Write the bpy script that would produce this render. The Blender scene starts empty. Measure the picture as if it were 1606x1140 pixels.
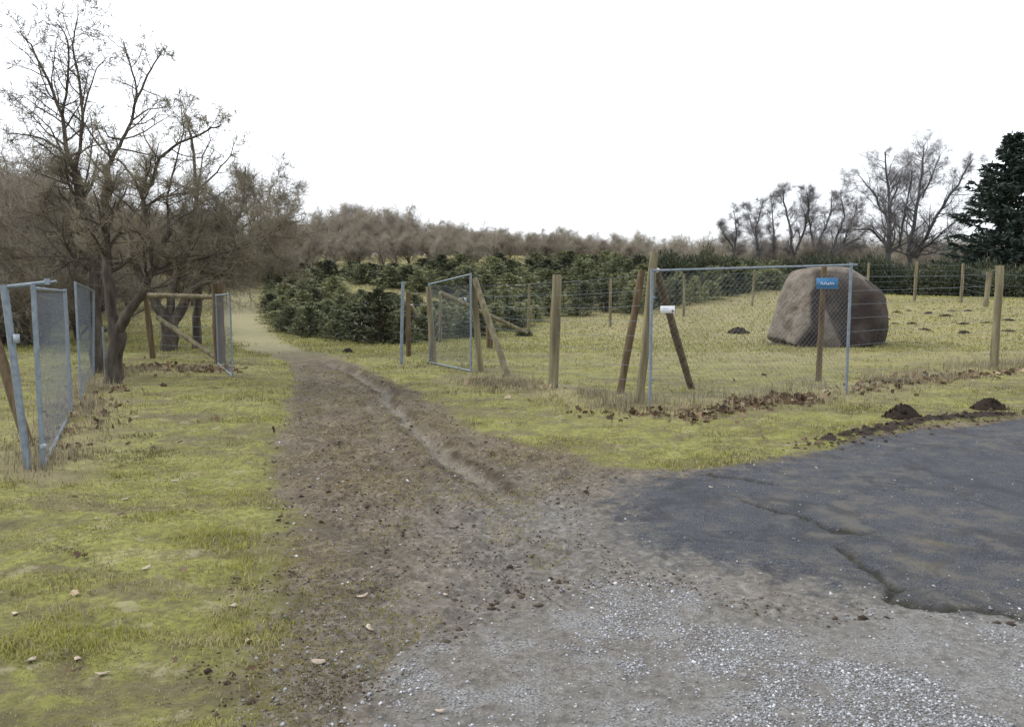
import bpy, math, random
import numpy as np
from mathutils import Vector, Matrix

R = math.radians
scene = bpy.context.scene
C = scene.collection

# ------------------------------------------------------------------ camera, sky, sun, exposure
CAM_Z, FPX, CX, CY, HORIZON = 1.6, 1250.0, 803.0, 570.0, 455.0
PITCH = math.atan((CY - HORIZON) / FPX)
cam_d = bpy.data.cameras.new('camera')
cam_d.sensor_width = 36.0
cam_d.lens = 36.0 * FPX / 1606.0
cam_d.clip_start, cam_d.clip_end = 0.05, 3000.0
cam = bpy.data.objects.new('camera', cam_d); C.objects.link(cam)
cam.location = (0, 0, CAM_Z)
cam.rotation_euler = (R(90) - PITCH, 0, 0)
scene.camera = cam

SUN_EL, SUN_AZ = R(38), R(-72)        # azimuth measured from +Y towards +X: the light comes from the left
sun_d = bpy.data.lights.new('sun', 'SUN')
sun_d.energy, sun_d.angle, sun_d.color = 1.5, R(14), (1.0, 0.965, 0.91)
sun = bpy.data.objects.new('sun', sun_d); C.objects.link(sun)
sdir = Vector((math.sin(SUN_AZ) * math.cos(SUN_EL), math.cos(SUN_AZ) * math.cos(SUN_EL), math.sin(SUN_EL)))
sun.rotation_euler = (-sdir).to_track_quat('-Z', 'Y').to_euler()
sun.location = (-20, 5, 30)

world = bpy.data.worlds.new('World'); scene.world = world
world.use_nodes = True
wt = world.node_tree; wt.nodes.clear()
w_out = wt.nodes.new('ShaderNodeOutputWorld')
w_bg = wt.nodes.new('ShaderNodeBackground')
w_sky = wt.nodes.new('ShaderNodeTexSky')
w_sky.sky_type = 'NISHITA'; w_sky.sun_disc = False
w_sky.sun_elevation = SUN_EL; w_sky.sun_rotation = SUN_AZ
w_hs = wt.nodes.new('ShaderNodeHueSaturation'); w_hs.inputs['Saturation'].default_value = 0.45
w_mix = wt.nodes.new('ShaderNodeMixRGB'); w_mix.inputs[0].default_value = 0.80
w_mix.inputs[2].default_value = (8.7, 9.0, 9.5, 1)      # even white cloud cover
wt.links.new(w_sky.outputs[0], w_hs.inputs['Color'])
wt.links.new(w_hs.outputs[0], w_mix.inputs[1])
wt.links.new(w_mix.outputs[0], w_bg.inputs[0])
w_bg.inputs[1].default_value = 0.115
wt.links.new(w_bg.outputs[0], w_out.inputs[0])

vs = scene.view_settings
vs.view_transform = 'Standard'; vs.look = 'None'; vs.gamma = 1.0
vs.exposure = 0.75
scene.cycles.max_bounces = 5
scene.cycles.diffuse_bounces = 3
scene.cycles.glossy_bounces = 2
scene.cycles.transparent_max_bounces = 4

rng = np.random.default_rng(7)
rnd = random.Random(11)

# ------------------------------------------------------------------ numeric helpers
def hash2(ix, iy, seed):
    h = (ix.astype(np.int64) * 374761393 + iy.astype(np.int64) * 668265263 + seed * 1442695041) & 0x7fffffff
    h = ((h ^ (h >> 13)) * 1274126177) & 0x7fffffff
    h = (h ^ (h >> 16)) & 0xffffff
    return h / float(0xffffff)

def vnoise(x, y, seed=0):
    x = np.asarray(x, float); y = np.asarray(y, float)
    ix = np.floor(x); iy = np.floor(y)
    fx = x - ix; fy = y - iy
    fx = fx * fx * fx * (fx * (fx * 6 - 15) + 10); fy = fy * fy * fy * (fy * (fy * 6 - 15) + 10)
    a = hash2(ix, iy, seed); b = hash2(ix + 1, iy, seed)
    c = hash2(ix, iy + 1, seed); d = hash2(ix + 1, iy + 1, seed)
    return (a + (b - a) * fx) + ((c + (d - c) * fx) - (a + (b - a) * fx)) * fy

def fbm(x, y, f=1.0, octs=4, seed=0):
    s = 0; amp = 0.5; tot = 0
    for o in range(octs):
        s = s + amp * vnoise(np.asarray(x) * f + 17.3 * o, np.asarray(y) * f - 9.1 * o, seed + o)
        tot += amp; amp *= 0.5; f *= 2.03
    return s / tot

def sstep(a, b, x):
    t = np.clip((np.asarray(x, float) - a) / (b - a), 0, 1)
    return t * t * (3 - 2 * t)

def seg_dist(x, y, pts):
    best = np.full(np.shape(x), 1e9); along = np.zeros(np.shape(x)); L = 0
    for (ax, ay), (bx, by) in zip(pts[:-1], pts[1:]):
        dx, dy = bx - ax, by - ay; l2 = dx * dx + dy * dy + 1e-12
        t = np.clip(((x - ax) * dx + (y - ay) * dy) / l2, 0, 1)
        d = np.hypot(x - ax - t * dx, y - ay - t * dy)
        m = d < best
        best = np.where(m, d, best); along = np.where(m, L + t * math.sqrt(l2), along)
        L += math.sqrt(l2)
    return best, along, L

def poly_sdf(x, y, poly):
    """signed distance, positive inside"""
    n = len(poly); inside = np.zeros(np.shape(x), bool)
    for i in range(n):
        (ax, ay), (bx, by) = poly[i], poly[(i + 1) % n]
        if ay != by:
            cond = ((ay > y) != (by > y)) & (x < (bx - ax) * (y - ay) / (by - ay) + ax)
            inside ^= cond
    d, _, _ = seg_dist(x, y, list(poly) + [poly[0]])
    return np.where(inside, d, -d)

# ------------------------------------------------------------------ terrain shape
def macro(x, y):
    x = np.asarray(x, float); y = np.asarray(y, float)
    field = 1.1 * sstep(20, 42, 0.75 * y + 0.6 * x)
    hill = 3.7 * sstep(24, 80, y) * (1 - sstep(-4, 26, x - 0.05 * y))
    roll = 0.5 * (fbm(x, y, 0.05, 2, 3) - 0.5) * sstep(30, 70, y)
    return field + hill + roll

def ray(px, py):
    a, b = (px - CX) / FPX, (CY - py) / FPX
    c, s = math.cos(PITCH), math.sin(PITCH)
    return np.array([a, c + b * s, -s + b * c])

def g0(px, py):                     # point of the flat ground plane
    d = ray(px, py); t = -CAM_Z / d[2]
    return (d[0] * t, d[1] * t)

def at(px, py):                     # point of the terrain
    d = ray(px, py); t = 1.5 / d[1]
    while t * d[1] < 300:
        p = d * t
        if CAM_Z + p[2] <= float(macro(p[0], p[1])): break
        t += 0.04
    p = d * t
    return Vector((p[0], p[1], float(macro(p[0], p[1]))))

def atY(px, py, Y):                 # point of a picture ray at a given depth
    d = ray(px, py); t = Y / d[1]
    return Vector((d[0] * t, Y, CAM_Z + d[2] * t))

ROAD = [g0(*p) for p in [(405, 1130), (400, 1050), (418, 960), (440, 880), (452, 800), (430, 745), (438, 690), (455, 640), (466, 600),
        (458, 574), (430, 560), (400, 552), (392, 545), (415, 542), (440, 542), (480, 550), (540, 565), (600, 590), (650, 612), (700, 642), (755, 680),
        (800, 694), (850, 706), (950, 730), (1060, 740), (1150, 730), (1250, 714), (1330, 696), (1440, 674), (1520, 664), (1606, 656)]]
ROAD += [(14, 11.2), (14, -3), (-0.9, -3)]
ASPH = [g0(*p) for p in [(1040, 748), (1150, 733), (1250, 717), (1330, 699), (1440, 677), (1606, 659)]] + [(14, 10.9), (14, 3.5)] + \
       [g0(*p) for p in [(1606, 968), (1500, 957), (1400, 938), (1290, 925), (1150, 900), (1040, 880), (975, 840), (950, 795), (985, 762)]]
GRAV = [g0(*p) for p in [(560, 1130), (690, 1050), (730, 1000), (850, 965), (950, 930), (1080, 950), (1250, 972), (1400, 952), (1500, 966), (1606, 975)]] + \
       [(14, 3.4), (14, -3), (-0.45, -3)]
RUTS = [([g0(*p) for p in [(500, 566), (560, 588), (600, 612), (632, 655), (690, 700), (735, 745), (830, 800)]], 0.11, 0.10),
        ([g0(*p) for p in [(540, 568), (620, 596), (690, 636), (760, 692), (900, 725)]], 0.10, 0.035),
        ([g0(*p) for p in [(470, 570), (466, 600), (452, 650), (440, 740), (480, 860)]], 0.14, 0.035),
        ([g0(*p) for p in [(500, 575), (512, 620), (500, 700), (520, 800), (500, 950), (470, 1080)]], 0.13, 0.010),
        ([g0(*p) for p in [(560, 592), (585, 640), (620, 720), (700, 800), (820, 860)]], 0.10, 0.018)]
CRACKS = [([g0(*p) for p in [(1150, 775), (1175, 786), (1205, 796), (1240, 806), (1275, 815), (1310, 829), (1340, 834), (1380, 839)]], 0.022),
          ([g0(*p) for p in [(1312, 855), (1328, 870), (1345, 886), (1370, 900), (1388, 915), (1395, 933), (1425, 944), (1460, 948), (1500, 955), (1560, 963), (1640, 972)]], 0.030),
          ([g0(*p) for p in [(1090, 744), (1120, 748), (1170, 752), (1225, 760)]], 0.035)]
BERM = [g0(*p) for p in [(1265, 704), (1330, 690), (1390, 678), (1440, 668), (1500, 661), (1560, 657), (1606, 654), (1800, 640)]]
PATCH = [g0(*p) for p in [(1455, 885), (1480, 850)]]
PATH = [g0(520, 566), g0(455, 556), g0(425, 548), (-8.6, 26.5), (-10.6, 31.5), (-12.9, 38), (-15.6, 46), (-19, 56)]

def masks(x, y):
    wx = x + 0.30 * (fbm(x, y, 1.3, 4, 21) - 0.5); wy = y + 0.30 * (fbm(x, y, 1.3, 4, 31) - 0.5)
    w2x = x + 0.5 * (fbm(x, y, 0.9, 4, 41) - 0.5); w2y = y + 0.6 * (fbm(x, y, 0.9, 4, 51) - 0.5)
    road = poly_sdf(wx, wy, ROAD)
    soft = 0.24 + 0.75 * sstep(0.5, -0.8, x) * sstep(7.5, 3.8, y) + 0.010 * y
    road = sstep(-1, 1, road / soft)
    asph = poly_sdf(w2x * 0.5 + wx * 0.5, w2y * 0.5 + wy * 0.5, ASPH)
    asph = sstep(-1, 1, asph / (0.10 + 0.75 * sstep(3.6, 1.2, x - 0.10 * (y - 5))))
    grav = sstep(-1, 1, poly_sdf(w2x, w2y, GRAV) / 0.35)
    rut = np.zeros(np.shape(x)); rutd = np.zeros(np.shape(x))
    for pts, w, dep in RUTS:
        d, al, L = seg_dist(wx, wy, pts)
        fade = sstep(0, 1.2, al) * sstep(0, 1.5, L - al)
        g = np.exp(-(d / w) ** 2) * fade
        sh = np.exp(-((d - 2.0 * w) / (0.7 * w)) ** 2) * fade
        rut = np.maximum(rut, g * min(1, dep / .09)); rutd = rutd - 0.6 * dep * g + (0.05 + 0.35 * vnoise(x * 4, y * 4, 9)) * dep * sh
    crack = np.zeros(np.shape(x))
    c2x = x + 0.16 * (fbm(x, y, 7.0, 4, 61) - 0.5); c2y = y + 0.20 * (fbm(x, y, 7.0, 4, 71) - 0.5)
    for pts, w in CRACKS:
        d, al, L = seg_dist(c2x, c2y, pts)
        crack = np.maximum(crack, np.exp(-(d / (w * (0.6 + 1.1 * vnoise(x * 5, y * 5, 5)))) ** 2) * sstep(0, 0.12, al) * sstep(0, 0.12, L - al))
    d, al, L = seg_dist(c2x, c2y, BERM)
    berm = np.exp(-(d / 0.12) ** 2) * sstep(0.30, 0.46, fbm(x, y, 2.2, 3, 81)) * sstep(0, 0.5, al)
    d, al, L = seg_dist(wx, wy, PATCH)
    stain = np.exp(-(d / 0.16) ** 2)
    d, al, L = seg_dist(wx, wy, PATH)
    path = sstep(1.15, 0.35, d) * sstep(17, 22, y)
    wall_shade = np.zeros(np.shape(x))  # painted shade flanking the ruts, broken up by noise
    for pts, w, dep in RUTS:
        d, al, L = seg_dist(wx, wy, pts)
        wall_shade = np.maximum(wall_shade, np.exp(-((d - 1.35 * w) / (.55 * w)) ** 2) * sstep(.32, .58, fbm(x, y, 2.4, 3, 91)) * sstep(0, .6, al) * sstep(0, .6, L - al) * (dep / .085))
    return dict(rut_shade=np.clip(wall_shade, 0, 1), road=road, asph=asph, grav=grav * road, rut=rut, rutd=rutd, crack=crack, berm=berm, stain=stain, path=path)

def height(x, y, m=None):
    if m is None: m = masks(x, y)
    near = sstep(60, 20, y)
    dirt = m['road'] * (1 - m['asph']) * (1 - m['grav'])
    z = macro(x, y)
    z = z + (1 - m['road']) * (0.025 + near * (0.05 * (fbm(x, y, 1.1, 3, 101) - 0.5) + 0.045 * (fbm(x, y, 6.0, 3, 111) - 0.5)))
    z = z + dirt * near * (0.03 * (fbm(x, y, 3.0, 3, 121) - 0.5) + 0.05 * (fbm(x, y, 12.0, 4, 131) - 0.5) + 0.025 * sstep(.58, .72, fbm(x, y, 9.0, 3, 133)))
    z = z + m['rutd'] * (1 - m['asph'])
    z = z + m['asph'] * 0.012 * (fbm(x, y, 2.0, 3, 141) - 0.5) - 0.026 * m['crack']
    z = z + 0.02 * m['grav'] * (fbm(x, y, 4.0, 3, 151) - 0.4)
    z = z + m['berm'] * (0.03 + 0.07 * fbm(x, y, 9.0, 3, 161))
    return z

def hz(x, y):
    return float(height(np.array([float(x)]), np.array([float(y)]))[0])

# ------------------------------------------------------------------ mesh helpers
def np_mesh(name, V, F, cols=None, attrs=None, smooth=False, mats=None):
    """V (n,3); F list of int arrays (m,k); cols (n,3) point colours"""
    me = bpy.data.meshes.new(name)
    V = np.asarray(V, np.float32); F = [np.asarray(f, np.int32) for f in F if len(f)]
    me.vertices.add(len(V)); me.vertices.foreach_set('co', V.ravel())
    idx = np.concatenate([f.ravel() for f in F]); cnt = np.concatenate([np.full(len(f), f.shape[1], np.int32) for f in F])
    st = np.zeros(len(cnt), np.int32); st[1:] = np.cumsum(cnt)[:-1]
    me.loops.add(len(idx)); me.loops.foreach_set('vertex_index', idx)
    me.polygons.add(len(cnt)); me.polygons.foreach_set('loop_start', st)
    try: me.polygons.foreach_set('loop_total', cnt)
    except Exception: pass
    if mats is not None: me.polygons.foreach_set('material_index', np.asarray(mats, np.int32))
    if smooth: me.polygons.foreach_set('use_smooth', np.ones(len(cnt), bool))
    if cols is not None:
        a = me.attributes.new('col', 'FLOAT_COLOR', 'POINT')
        c4 = np.ones((len(V), 4), np.float32); c4[:, :3] = cols
        a.data.foreach_set('color', c4.ravel())
    for k, v in (attrs or {}).items():
        a = me.attributes.new(k, 'FLOAT', 'POINT'); a.data.foreach_set('value', np.asarray(v, np.float32).ravel())
    me.update(calc_edges=True); me.validate()
    return me

class MB:
    def __init__(s): s.V = []; s.F = {3: [], 4: []}; s.M = {3: [], 4: []}; s.n = 0; s.A = []
    def add(s, V, F, mat=0, a=0.0):
        V = np.asarray(V, float); F = np.asarray(F, int); k = F.shape[1]
        s.V.append(V); s.F[k].append(F + s.n); s.M[k].append(np.full(len(F), mat)); s.n += len(V)
        s.A.append(np.full(len(V), a) if np.isscalar(a) else np.asarray(a))
    def tube(s, pts, rad, n=8, cap=True, capmat=0, mat=0, jit=0.0, a=0.0):
        pts = [np.asarray(p, float) for p in pts]; m = len(pts)
        P = np.array(pts); T = np.gradient(P, axis=0) if m > 2 else np.repeat((P[1] - P[0])[None], 2, 0)
        T /= np.linalg.norm(T, axis=1)[:, None] + 1e-9
        u = np.cross(T[0], [0, 0, 1.0] if abs(T[0][2]) < .9 else [1.0, 0, 0]); u /= np.linalg.norm(u)
        ang = np.arange(n) * 2 * math.pi / n; V = []
        rad = np.broadcast_to(rad, (m,))
        for i in range(m):
            u = u - T[i] * np.dot(u, T[i]); u /= np.linalg.norm(u) + 1e-9
            v = np.cross(T[i], u)
            rr = rad[i] * (1 + (jit * (rng.random(n) - .5) if jit else 0))
            V.append(P[i] + (np.cos(ang) * rr)[:, None] * u + (np.sin(ang) * rr)[:, None] * v)
        V = np.concatenate(V); i0 = np.arange(n); q = []
        for i in range(m - 1):
            q.append(np.stack([i * n + i0, i * n + (i0 + 1) % n, (i + 1) * n + (i0 + 1) % n, (i + 1) * n + i0], 1))
        s.add(V, np.concatenate(q), mat, a)
        if cap:
            for i, c in ((0, False), (m - 1, True)):
                ring = V[i * n:(i + 1) * n]; cc = ring.mean(0)
                f = np.stack([np.full(n, n), i0, (i0 + 1) % n], 1)
                s.add(np.vstack([ring, cc]), f if c else f[:, ::-1], capmat if c else mat, a)
    def box(s, c, sx, sy, sz, rot=None, mat=0):
        V = np.array([[x, y, z] for x in (-.5, .5) for y in (-.5, .5) for z in (-.5, .5)]) * [sx, sy, sz]
        if rot is not None: V = V @ np.asarray(rot).T
        s.add(V + np.asarray(c), [[0, 1, 3, 2], [4, 6, 7, 5], [0, 4, 5, 1], [2, 3, 7, 6], [0, 2, 6, 4], [1, 5, 7, 3]], mat)
    def mesh(s, name, smooth=False):
        F = []; M = []
        for k in (3, 4):
            if s.F[k]: F.append(np.concatenate(s.F[k])); M.append(np.concatenate(s.M[k]))
        return np_mesh(name, np.concatenate(s.V), F, attrs={'rnd': np.concatenate(s.A)}, smooth=smooth, mats=np.concatenate(M))

def slivers(p0, p1, w):
    """thin three-sided spikes from p0 to p1, base half-width w -> V, F(tri)"""
    n = len(p0); d = p1 - p0; d = d / (np.linalg.norm(d, axis=1)[:, None] + 1e-9)
    ref = np.where(np.abs(d[:, 2:3]) < .9, np.array([[0, 0, 1.0]]), np.array([[1.0, 0, 0]]))
    u = np.cross(d, ref); u /= np.linalg.norm(u, axis=1)[:, None]; v = np.cross(d, u)
    w = np.broadcast_to(w, (n,))[:, None]
    V = np.empty((n, 4, 3)); 
    for k in range(3):
        a = k * 2.0944; V[:, k] = p0 + w * (math.cos(a) * u + math.sin(a) * v)
    V[:, 3] = p1
    b = (np.arange(n) * 4)[:, None]
    F = np.concatenate([b + [0, 1, 3], b + [1, 2, 3], b + [2, 0, 3]])
    return V.reshape(-1, 3), F

def leaves(pos, d, length, width, r):
    """bent two-triangle leaf blades: pos (n,3), direction d (n,3)"""
    n = len(pos); d = d / (np.linalg.norm(d, axis=1)[:, None] + 1e-9)
    t = r.normal(size=(n, 3)); u = np.cross(d, t); u /= np.linalg.norm(u, axis=1)[:, None] + 1e-9
    nn = np.cross(d, u); L = np.broadcast_to(length, (n,))[:, None]; W = np.broadcast_to(width, (n,))[:, None]
    V = np.stack([pos, pos + d * L * .5 + u * W * .5 + nn * L * .06, pos + d * L, pos + d * L * .5 - u * W * .5 + nn * L * .06], 1)
    b = (np.arange(n) * 4)[:, None]
    return V.reshape(-1, 3), np.concatenate([b + [0, 1, 2], b + [0, 2, 3]])

def link(name, me, mat=None, parent=None):
    o = bpy.data.objects.new(name, me); C.objects.link(o)
    if mat is not None and me is not None and not me.materials:
        for m in (mat if isinstance(mat, (list, tuple)) else [mat]): me.materials.append(m)
    if parent is not None: o.parent = parent
    return o

def tag(o, label=None, cat=None, group=None, kind=None):
    if label: o['label'] = label
    if cat: o['category'] = cat
    if group: o['group'] = group
    if kind: o['kind'] = kind
    return o

def thing(name, label, cat, loc=(0, 0, 0), rz=0.0, group=None):
    o = bpy.data.objects.new(name, None); C.objects.link(o)
    o.empty_display_size = 0.2
    o.location = loc; o.rotation_euler = (0, 0, rz)
    return tag(o, label, cat, group)

# ------------------------------------------------------------------ materials
def new_mat(name, rough=0.85, spec=0.25):
    m = bpy.data.materials.new(name); m.use_nodes = True
    t = m.node_tree; b = t.nodes['Principled BSDF']
    b.inputs['Roughness'].default_value = rough
    b.inputs['Specular IOR Level'].default_value = spec
    return m, t, b

def ramp(t, stops, src=None):
    n = t.nodes.new('ShaderNodeValToRGB'); cr = n.color_ramp
    while len(cr.elements) < len(stops): cr.elements.new(0.5)
    for e, (p, c) in zip(cr.elements, stops):
        e.position = p; e.color = (*c, 1) if len(c) == 3 else c
    if src is not None: t.links.new(src, n.inputs[0])
    return n

def noise(t, scale, detail=4, rough=0.55, coord='Object', dist=0.0, stretch=None):
    tc = t.nodes.new('ShaderNodeTexCoord'); n = t.nodes.new('ShaderNodeTexNoise')
    n.inputs['Scale'].default_value = scale; n.inputs['Detail'].default_value = detail
    n.inputs['Roughness'].default_value = rough; n.inputs['Distortion'].default_value = dist
    src = tc.outputs[coord]
    if stretch:
        mp = t.nodes.new('ShaderNodeMapping'); mp.inputs['Scale'].default_value = stretch
        t.links.new(src, mp.inputs[0]); src = mp.outputs[0]
    t.links.new(src, n.inputs['Vector'])
    return n.outputs[0]

def math_n(t, op, a, b=None, c=None):
    n = t.nodes.new('ShaderNodeMath'); n.operation = op
    for i, v in enumerate((a, b, c)):
        if v is None: continue
        if isinstance(v, (int, float)): n.inputs[i].default_value = v
        else: t.links.new(v, n.inputs[i])
    return n.outputs[0]

def mix(t, f, a, b):
    n = t.nodes.new('ShaderNodeMixRGB')
    for i, v in enumerate((f, a, b)):
        if isinstance(v, (int, float)): n.inputs[i].default_value = v
        elif isinstance(v, tuple): n.inputs[i].default_value = (*v, 1)
        else: t.links.new(v, n.inputs[i])
    return n.outputs[0]

def attr(t, name):
    n = t.nodes.new('ShaderNodeAttribute'); n.attribute_name = name
    return n

def bump(t, b, h, strength=0.4, dist=0.02):
    n = t.nodes.new('ShaderNodeBump'); n.inputs['Strength'].default_value = strength; n.inputs['Distance'].default_value = dist
    t.links.new(h, n.inputs['Height']); t.links.new(n.outputs[0], b.inputs['Normal'])

def mapr(t, v, a, b, c=0.0, d=1.0):
    n = t.nodes.new('ShaderNodeMapRange'); n.interpolation_type = 'SMOOTHSTEP'
    t.links.new(v, n.inputs[0])
    for i, q in enumerate((a, b, c, d)): n.inputs[i + 1].default_value = q
    return n.outputs[0]

# the ground: grass / mud / gravel / asphalt blended by what lies there
M_ground, t, b = new_mat('ground_mix', 0.92, 0.18)
nb = noise(t, 0.55, 5, 0.6); nm = noise(t, 3.1, 5, 0.6); nf = noise(t, 22, 4, 0.65); nff = noise(t, 90, 3, 0.6)
gsum = math_n(t, 'ADD', math_n(t, 'MULTIPLY', nb, 0.45), math_n(t, 'MULTIPLY', nm, 0.55))
g_col = ramp(t, [(0.34, (0.100, 0.082, 0.048)), (0.45, (0.168, 0.158, 0.054)), (0.55, (0.235, 0.235, 0.062)), (0.68, (0.29, 0.26, 0.13))], gsum).outputs[0]
g_col = mix(t, mapr(t, nf, 0.38, 0.62), mix(t, 0.55, g_col, (0.075, 0.068, 0.035)), g_col)
g_pat = mapr(t, noise(t, 1.25, 8, 0.68, dist=0.5, stretch=(.7, 1.6, 1)), 0.50, 0.60, 0.0, 0.75)
g_col = mix(t, g_pat, g_col, mix(t, nf, (0.075, 0.060, 0.036), (0.17, 0.14, 0.085)))
g_col = mix(t, mapr(t, noise(t, 4.5, 6, 0.7), 0.56, 0.66, 0.0, 0.6), g_col, (0.30, 0.265, 0.165))
dry = attr(t, 'dry').outputs['Fac']
g_col = mix(t, math_n(t, 'MULTIPLY', dry, 0.75), g_col, mix(t, nf, (0.21, 0.175, 0.095), (0.34, 0.29, 0.17)))
m_col = ramp(t, [(0.34, (0.058, 0.042, 0.027)), (0.46, (0.118, 0.091, 0.058)), (0.56, (0.172, 0.138, 0.094)), (0.72, (0.235, 0.20, 0.150))],
             math_n(t, 'ADD', math_n(t, 'MULTIPLY', nm, 0.55), math_n(t, 'MULTIPLY', nf, 0.45))).outputs[0]
ng = noise(t, 34, 8, 0.78)
ng2 = noise(t, 11, 8, 0.75, dist=0.4)
m_col = mix(t, mapr(t, ng2, 0.38, 0.52, 0.7, 0.0), m_col, (0.060, 0.046, 0.032))
m_col = mix(t, mapr(t, ng2, 0.54, 0.68, 0.0, 0.45), m_col, (0.25, 0.225, 0.185))
m_col = mix(t, mapr(t, ng, 0.38, 0.50, 0.85, 0.0), m_col, (0.042, 0.032, 0.023))
m_col = mix(t, mapr(t, ng, 0.56, 0.70, 0.0, 0.55), m_col, (0.26, 0.22, 0.165))
m_col = mix(t, mapr(t, nff, 0.62, 0.74), m_col, (0.34, 0.32, 0.29))
m_col = mix(t, mapr(t, nff, 0.36, 0.28), m_col, (0.06, 0.048, 0.036))
m_col = mix(t, mapr(t, math_n(t, 'ADD', math_n(t, 'MULTIPLY', nb, 0.5), math_n(t, 'MULTIPLY', noise(t, 1.7, 5, 0.65), 0.5)), 0.47, 0.60, 0.0, 0.55), m_col, (0.075, 0.060, 0.043))
m_grey = attr(t, 'grey').outputs['Fac']
m_col = mix(t, math_n(t, 'MULTIPLY', m_grey, 0.7), m_col, ramp(t, [(0.35, (0.12, 0.118, 0.112)), (0.55, (0.21, 0.21, 0.205)), (0.7, (0.32, 0.32, 0.315))], nf).outputs[0])
m_col = mix(t, math_n(t, 'MULTIPLY', attr(t, 'rut').outputs['Fac'], 0.35), m_col, (0.27, 0.25, 0.215))
m_col = mix(t, math_n(t, 'MULTIPLY', attr(t, 'rut_shade').outputs['Fac'], 0.85), m_col, mix(t, ng, (0.020, 0.014, 0.009), (0.085, 0.064, 0.043)))  # shade of the rut walls, put in as darker mud colour
gv_col = ramp(t, [(0.36, (0.085, 0.082, 0.078)), (0.48, (0.175, 0.173, 0.170)), (0.62, (0.30, 0.30, 0.30))], nff).outputs[0]
gv_col = mix(t, mapr(t, nm, 0.44, 0.62, 0.85, 0.15), gv_col, m_col)
nas = noise(t, 110, 3, 0.7)
a_col = ramp(t, [(0.36, (0.020, 0.022, 0.027)), (0.52, (0.056, 0.060, 0.070)), (0.66, (0.15, 0.155, 0.165))], nas).outputs[0]
a_col = mix(t, mapr(t, math_n(t, 'ADD', gsum, math_n(t, 'MULTIPLY', math_n(t, 'SUBTRACT', noise(t, 5.0, 8, 0.75), 0.5), 0.9)), 0.46, 0.66, 0.0, 0.6), a_col, (0.13, 0.118, 0.098))
a_col = mix(t, mapr(t, noise(t, 2.3, 8, 0.7, dist=0.8), 0.40, 0.52, 0.55, 0.0), a_col, (0.030, 0.031, 0.035))
a_col = mix(t, math_n(t, 'MULTIPLY', math_n(t, 'MULTIPLY', attr(t, 'stain').outputs['Fac'], mapr(t, nm, 0.42, 0.62)), 0.5), a_col, (0.16, 0.135, 0.085))
def broken(name, amp=0.9):
    v = attr(t, name).outputs['Fac']
    n = math_n(t, 'ADD', math_n(t, 'MULTIPLY', nm, 0.5), math_n(t, 'MULTIPLY', nf, 0.5))
    return mapr(t, math_n(t, 'ADD', v, math_n(t, 'MULTIPLY', math_n(t, 'SUBTRACT', n, 0.5), amp)), 0.36, 0.64)
col = mix(t, broken('road', 1.6), g_col, m_col)
col = mix(t, broken('grav', 1.3), col, gv_col)
nas2 = noise(t, 7.0, 8, 0.72)
col = mix(t, mapr(t, math_n(t, 'ADD', attr(t, 'asph').outputs['Fac'], math_n(t, 'MULTIPLY', math_n(t, 'SUBTRACT', math_n(t, 'ADD', math_n(t, 'MULTIPLY', nas2, 0.7), math_n(t, 'MULTIPLY', nm, 0.3)), 0.5), 2.2)), 0.30, 0.70), col, a_col)
col = mix(t, attr(t, 'crack').outputs['Fac'], col, mix(t, nf, (0.010, 0.011, 0.009), (0.042, 0.04, 0.026)))
col = mix(t, broken('berm', 0.8), col, (0.036, 0.027, 0.021))
col = mix(t, math_n(t, 'MULTIPLY', attr(t, 'path').outputs['Fac'], 0.8), col, mix(t, nm, (0.225, 0.205, 0.115), (0.31, 0.28, 0.165)))
t.links.new(col, b.inputs['Base Color'])
bh = math_n(t, 'ADD', math_n(t, 'MULTIPLY', nf, 0.5), math_n(t, 'MULTIPLY', ng, 0.5))
bump(t, b, bh, 0.8, 0.035)

def attr_mat(name, stops, rough=0.8, spec=0.2, trans=0.0, obj_var=0.0):
    m, t, b = new_mat(name, rough, spec)
    f = attr(t, 'rnd').outputs['Fac']
    if obj_var:
        oi = t.nodes.new('ShaderNodeObjectInfo')
        f = math_n(t, 'ADD', f, math_n(t, 'MULTIPLY', math_n(t, 'SUBTRACT', oi.outputs['Random'], 0.5), obj_var))
    c = ramp(t, stops, f).outputs[0]
    t.links.new(c, b.inputs['Base Color'])
    if trans:
        o = t.nodes['Material Output']; tr = t.nodes.new('ShaderNodeBsdfTranslucent'); ms = t.nodes.new('ShaderNodeMixShader')
        ms.inputs[0].default_value = trans
        t.links.new(c, tr.inputs[0]); t.links.new(b.outputs[0], ms.inputs[1]); t.links.new(tr.outputs[0], ms.inputs[2])
        t.links.new(ms.outputs[0], o.inputs[0])
    return m

def noise_mat(name, stops, scale, rough=0.85, spec=0.2, stretch=None, bstr=0.5, bdist=0.01, detail=5):
    m, t, b = new_mat(name, rough, spec)
    n = noise(t, scale, detail, 0.6, stretch=stretch)
    t.links.new(ramp(t, stops, n).outputs[0], b.inputs['Base Color'])
    bump(t, b, n, bstr, bdist)
    return m

M_grass, t, b = new_mat('grass_blades', 0.75, 0.2)
ac = attr(t, 'col').outputs['Color']; t.links.new(ac, b.inputs['Base Color'])
o_ = t.nodes['Material Output']; tr_ = t.nodes.new('ShaderNodeBsdfTranslucent'); ms_ = t.nodes.new('ShaderNodeMixShader'); ms_.inputs[0].default_value = 0.25
t.links.new(ac, tr_.inputs[0]); t.links.new(b.outputs[0], ms_.inputs[1]); t.links.new(tr_.outputs[0], ms_.inputs[2]); t.links.new(ms_.outputs[0], o_.inputs[0])

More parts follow.
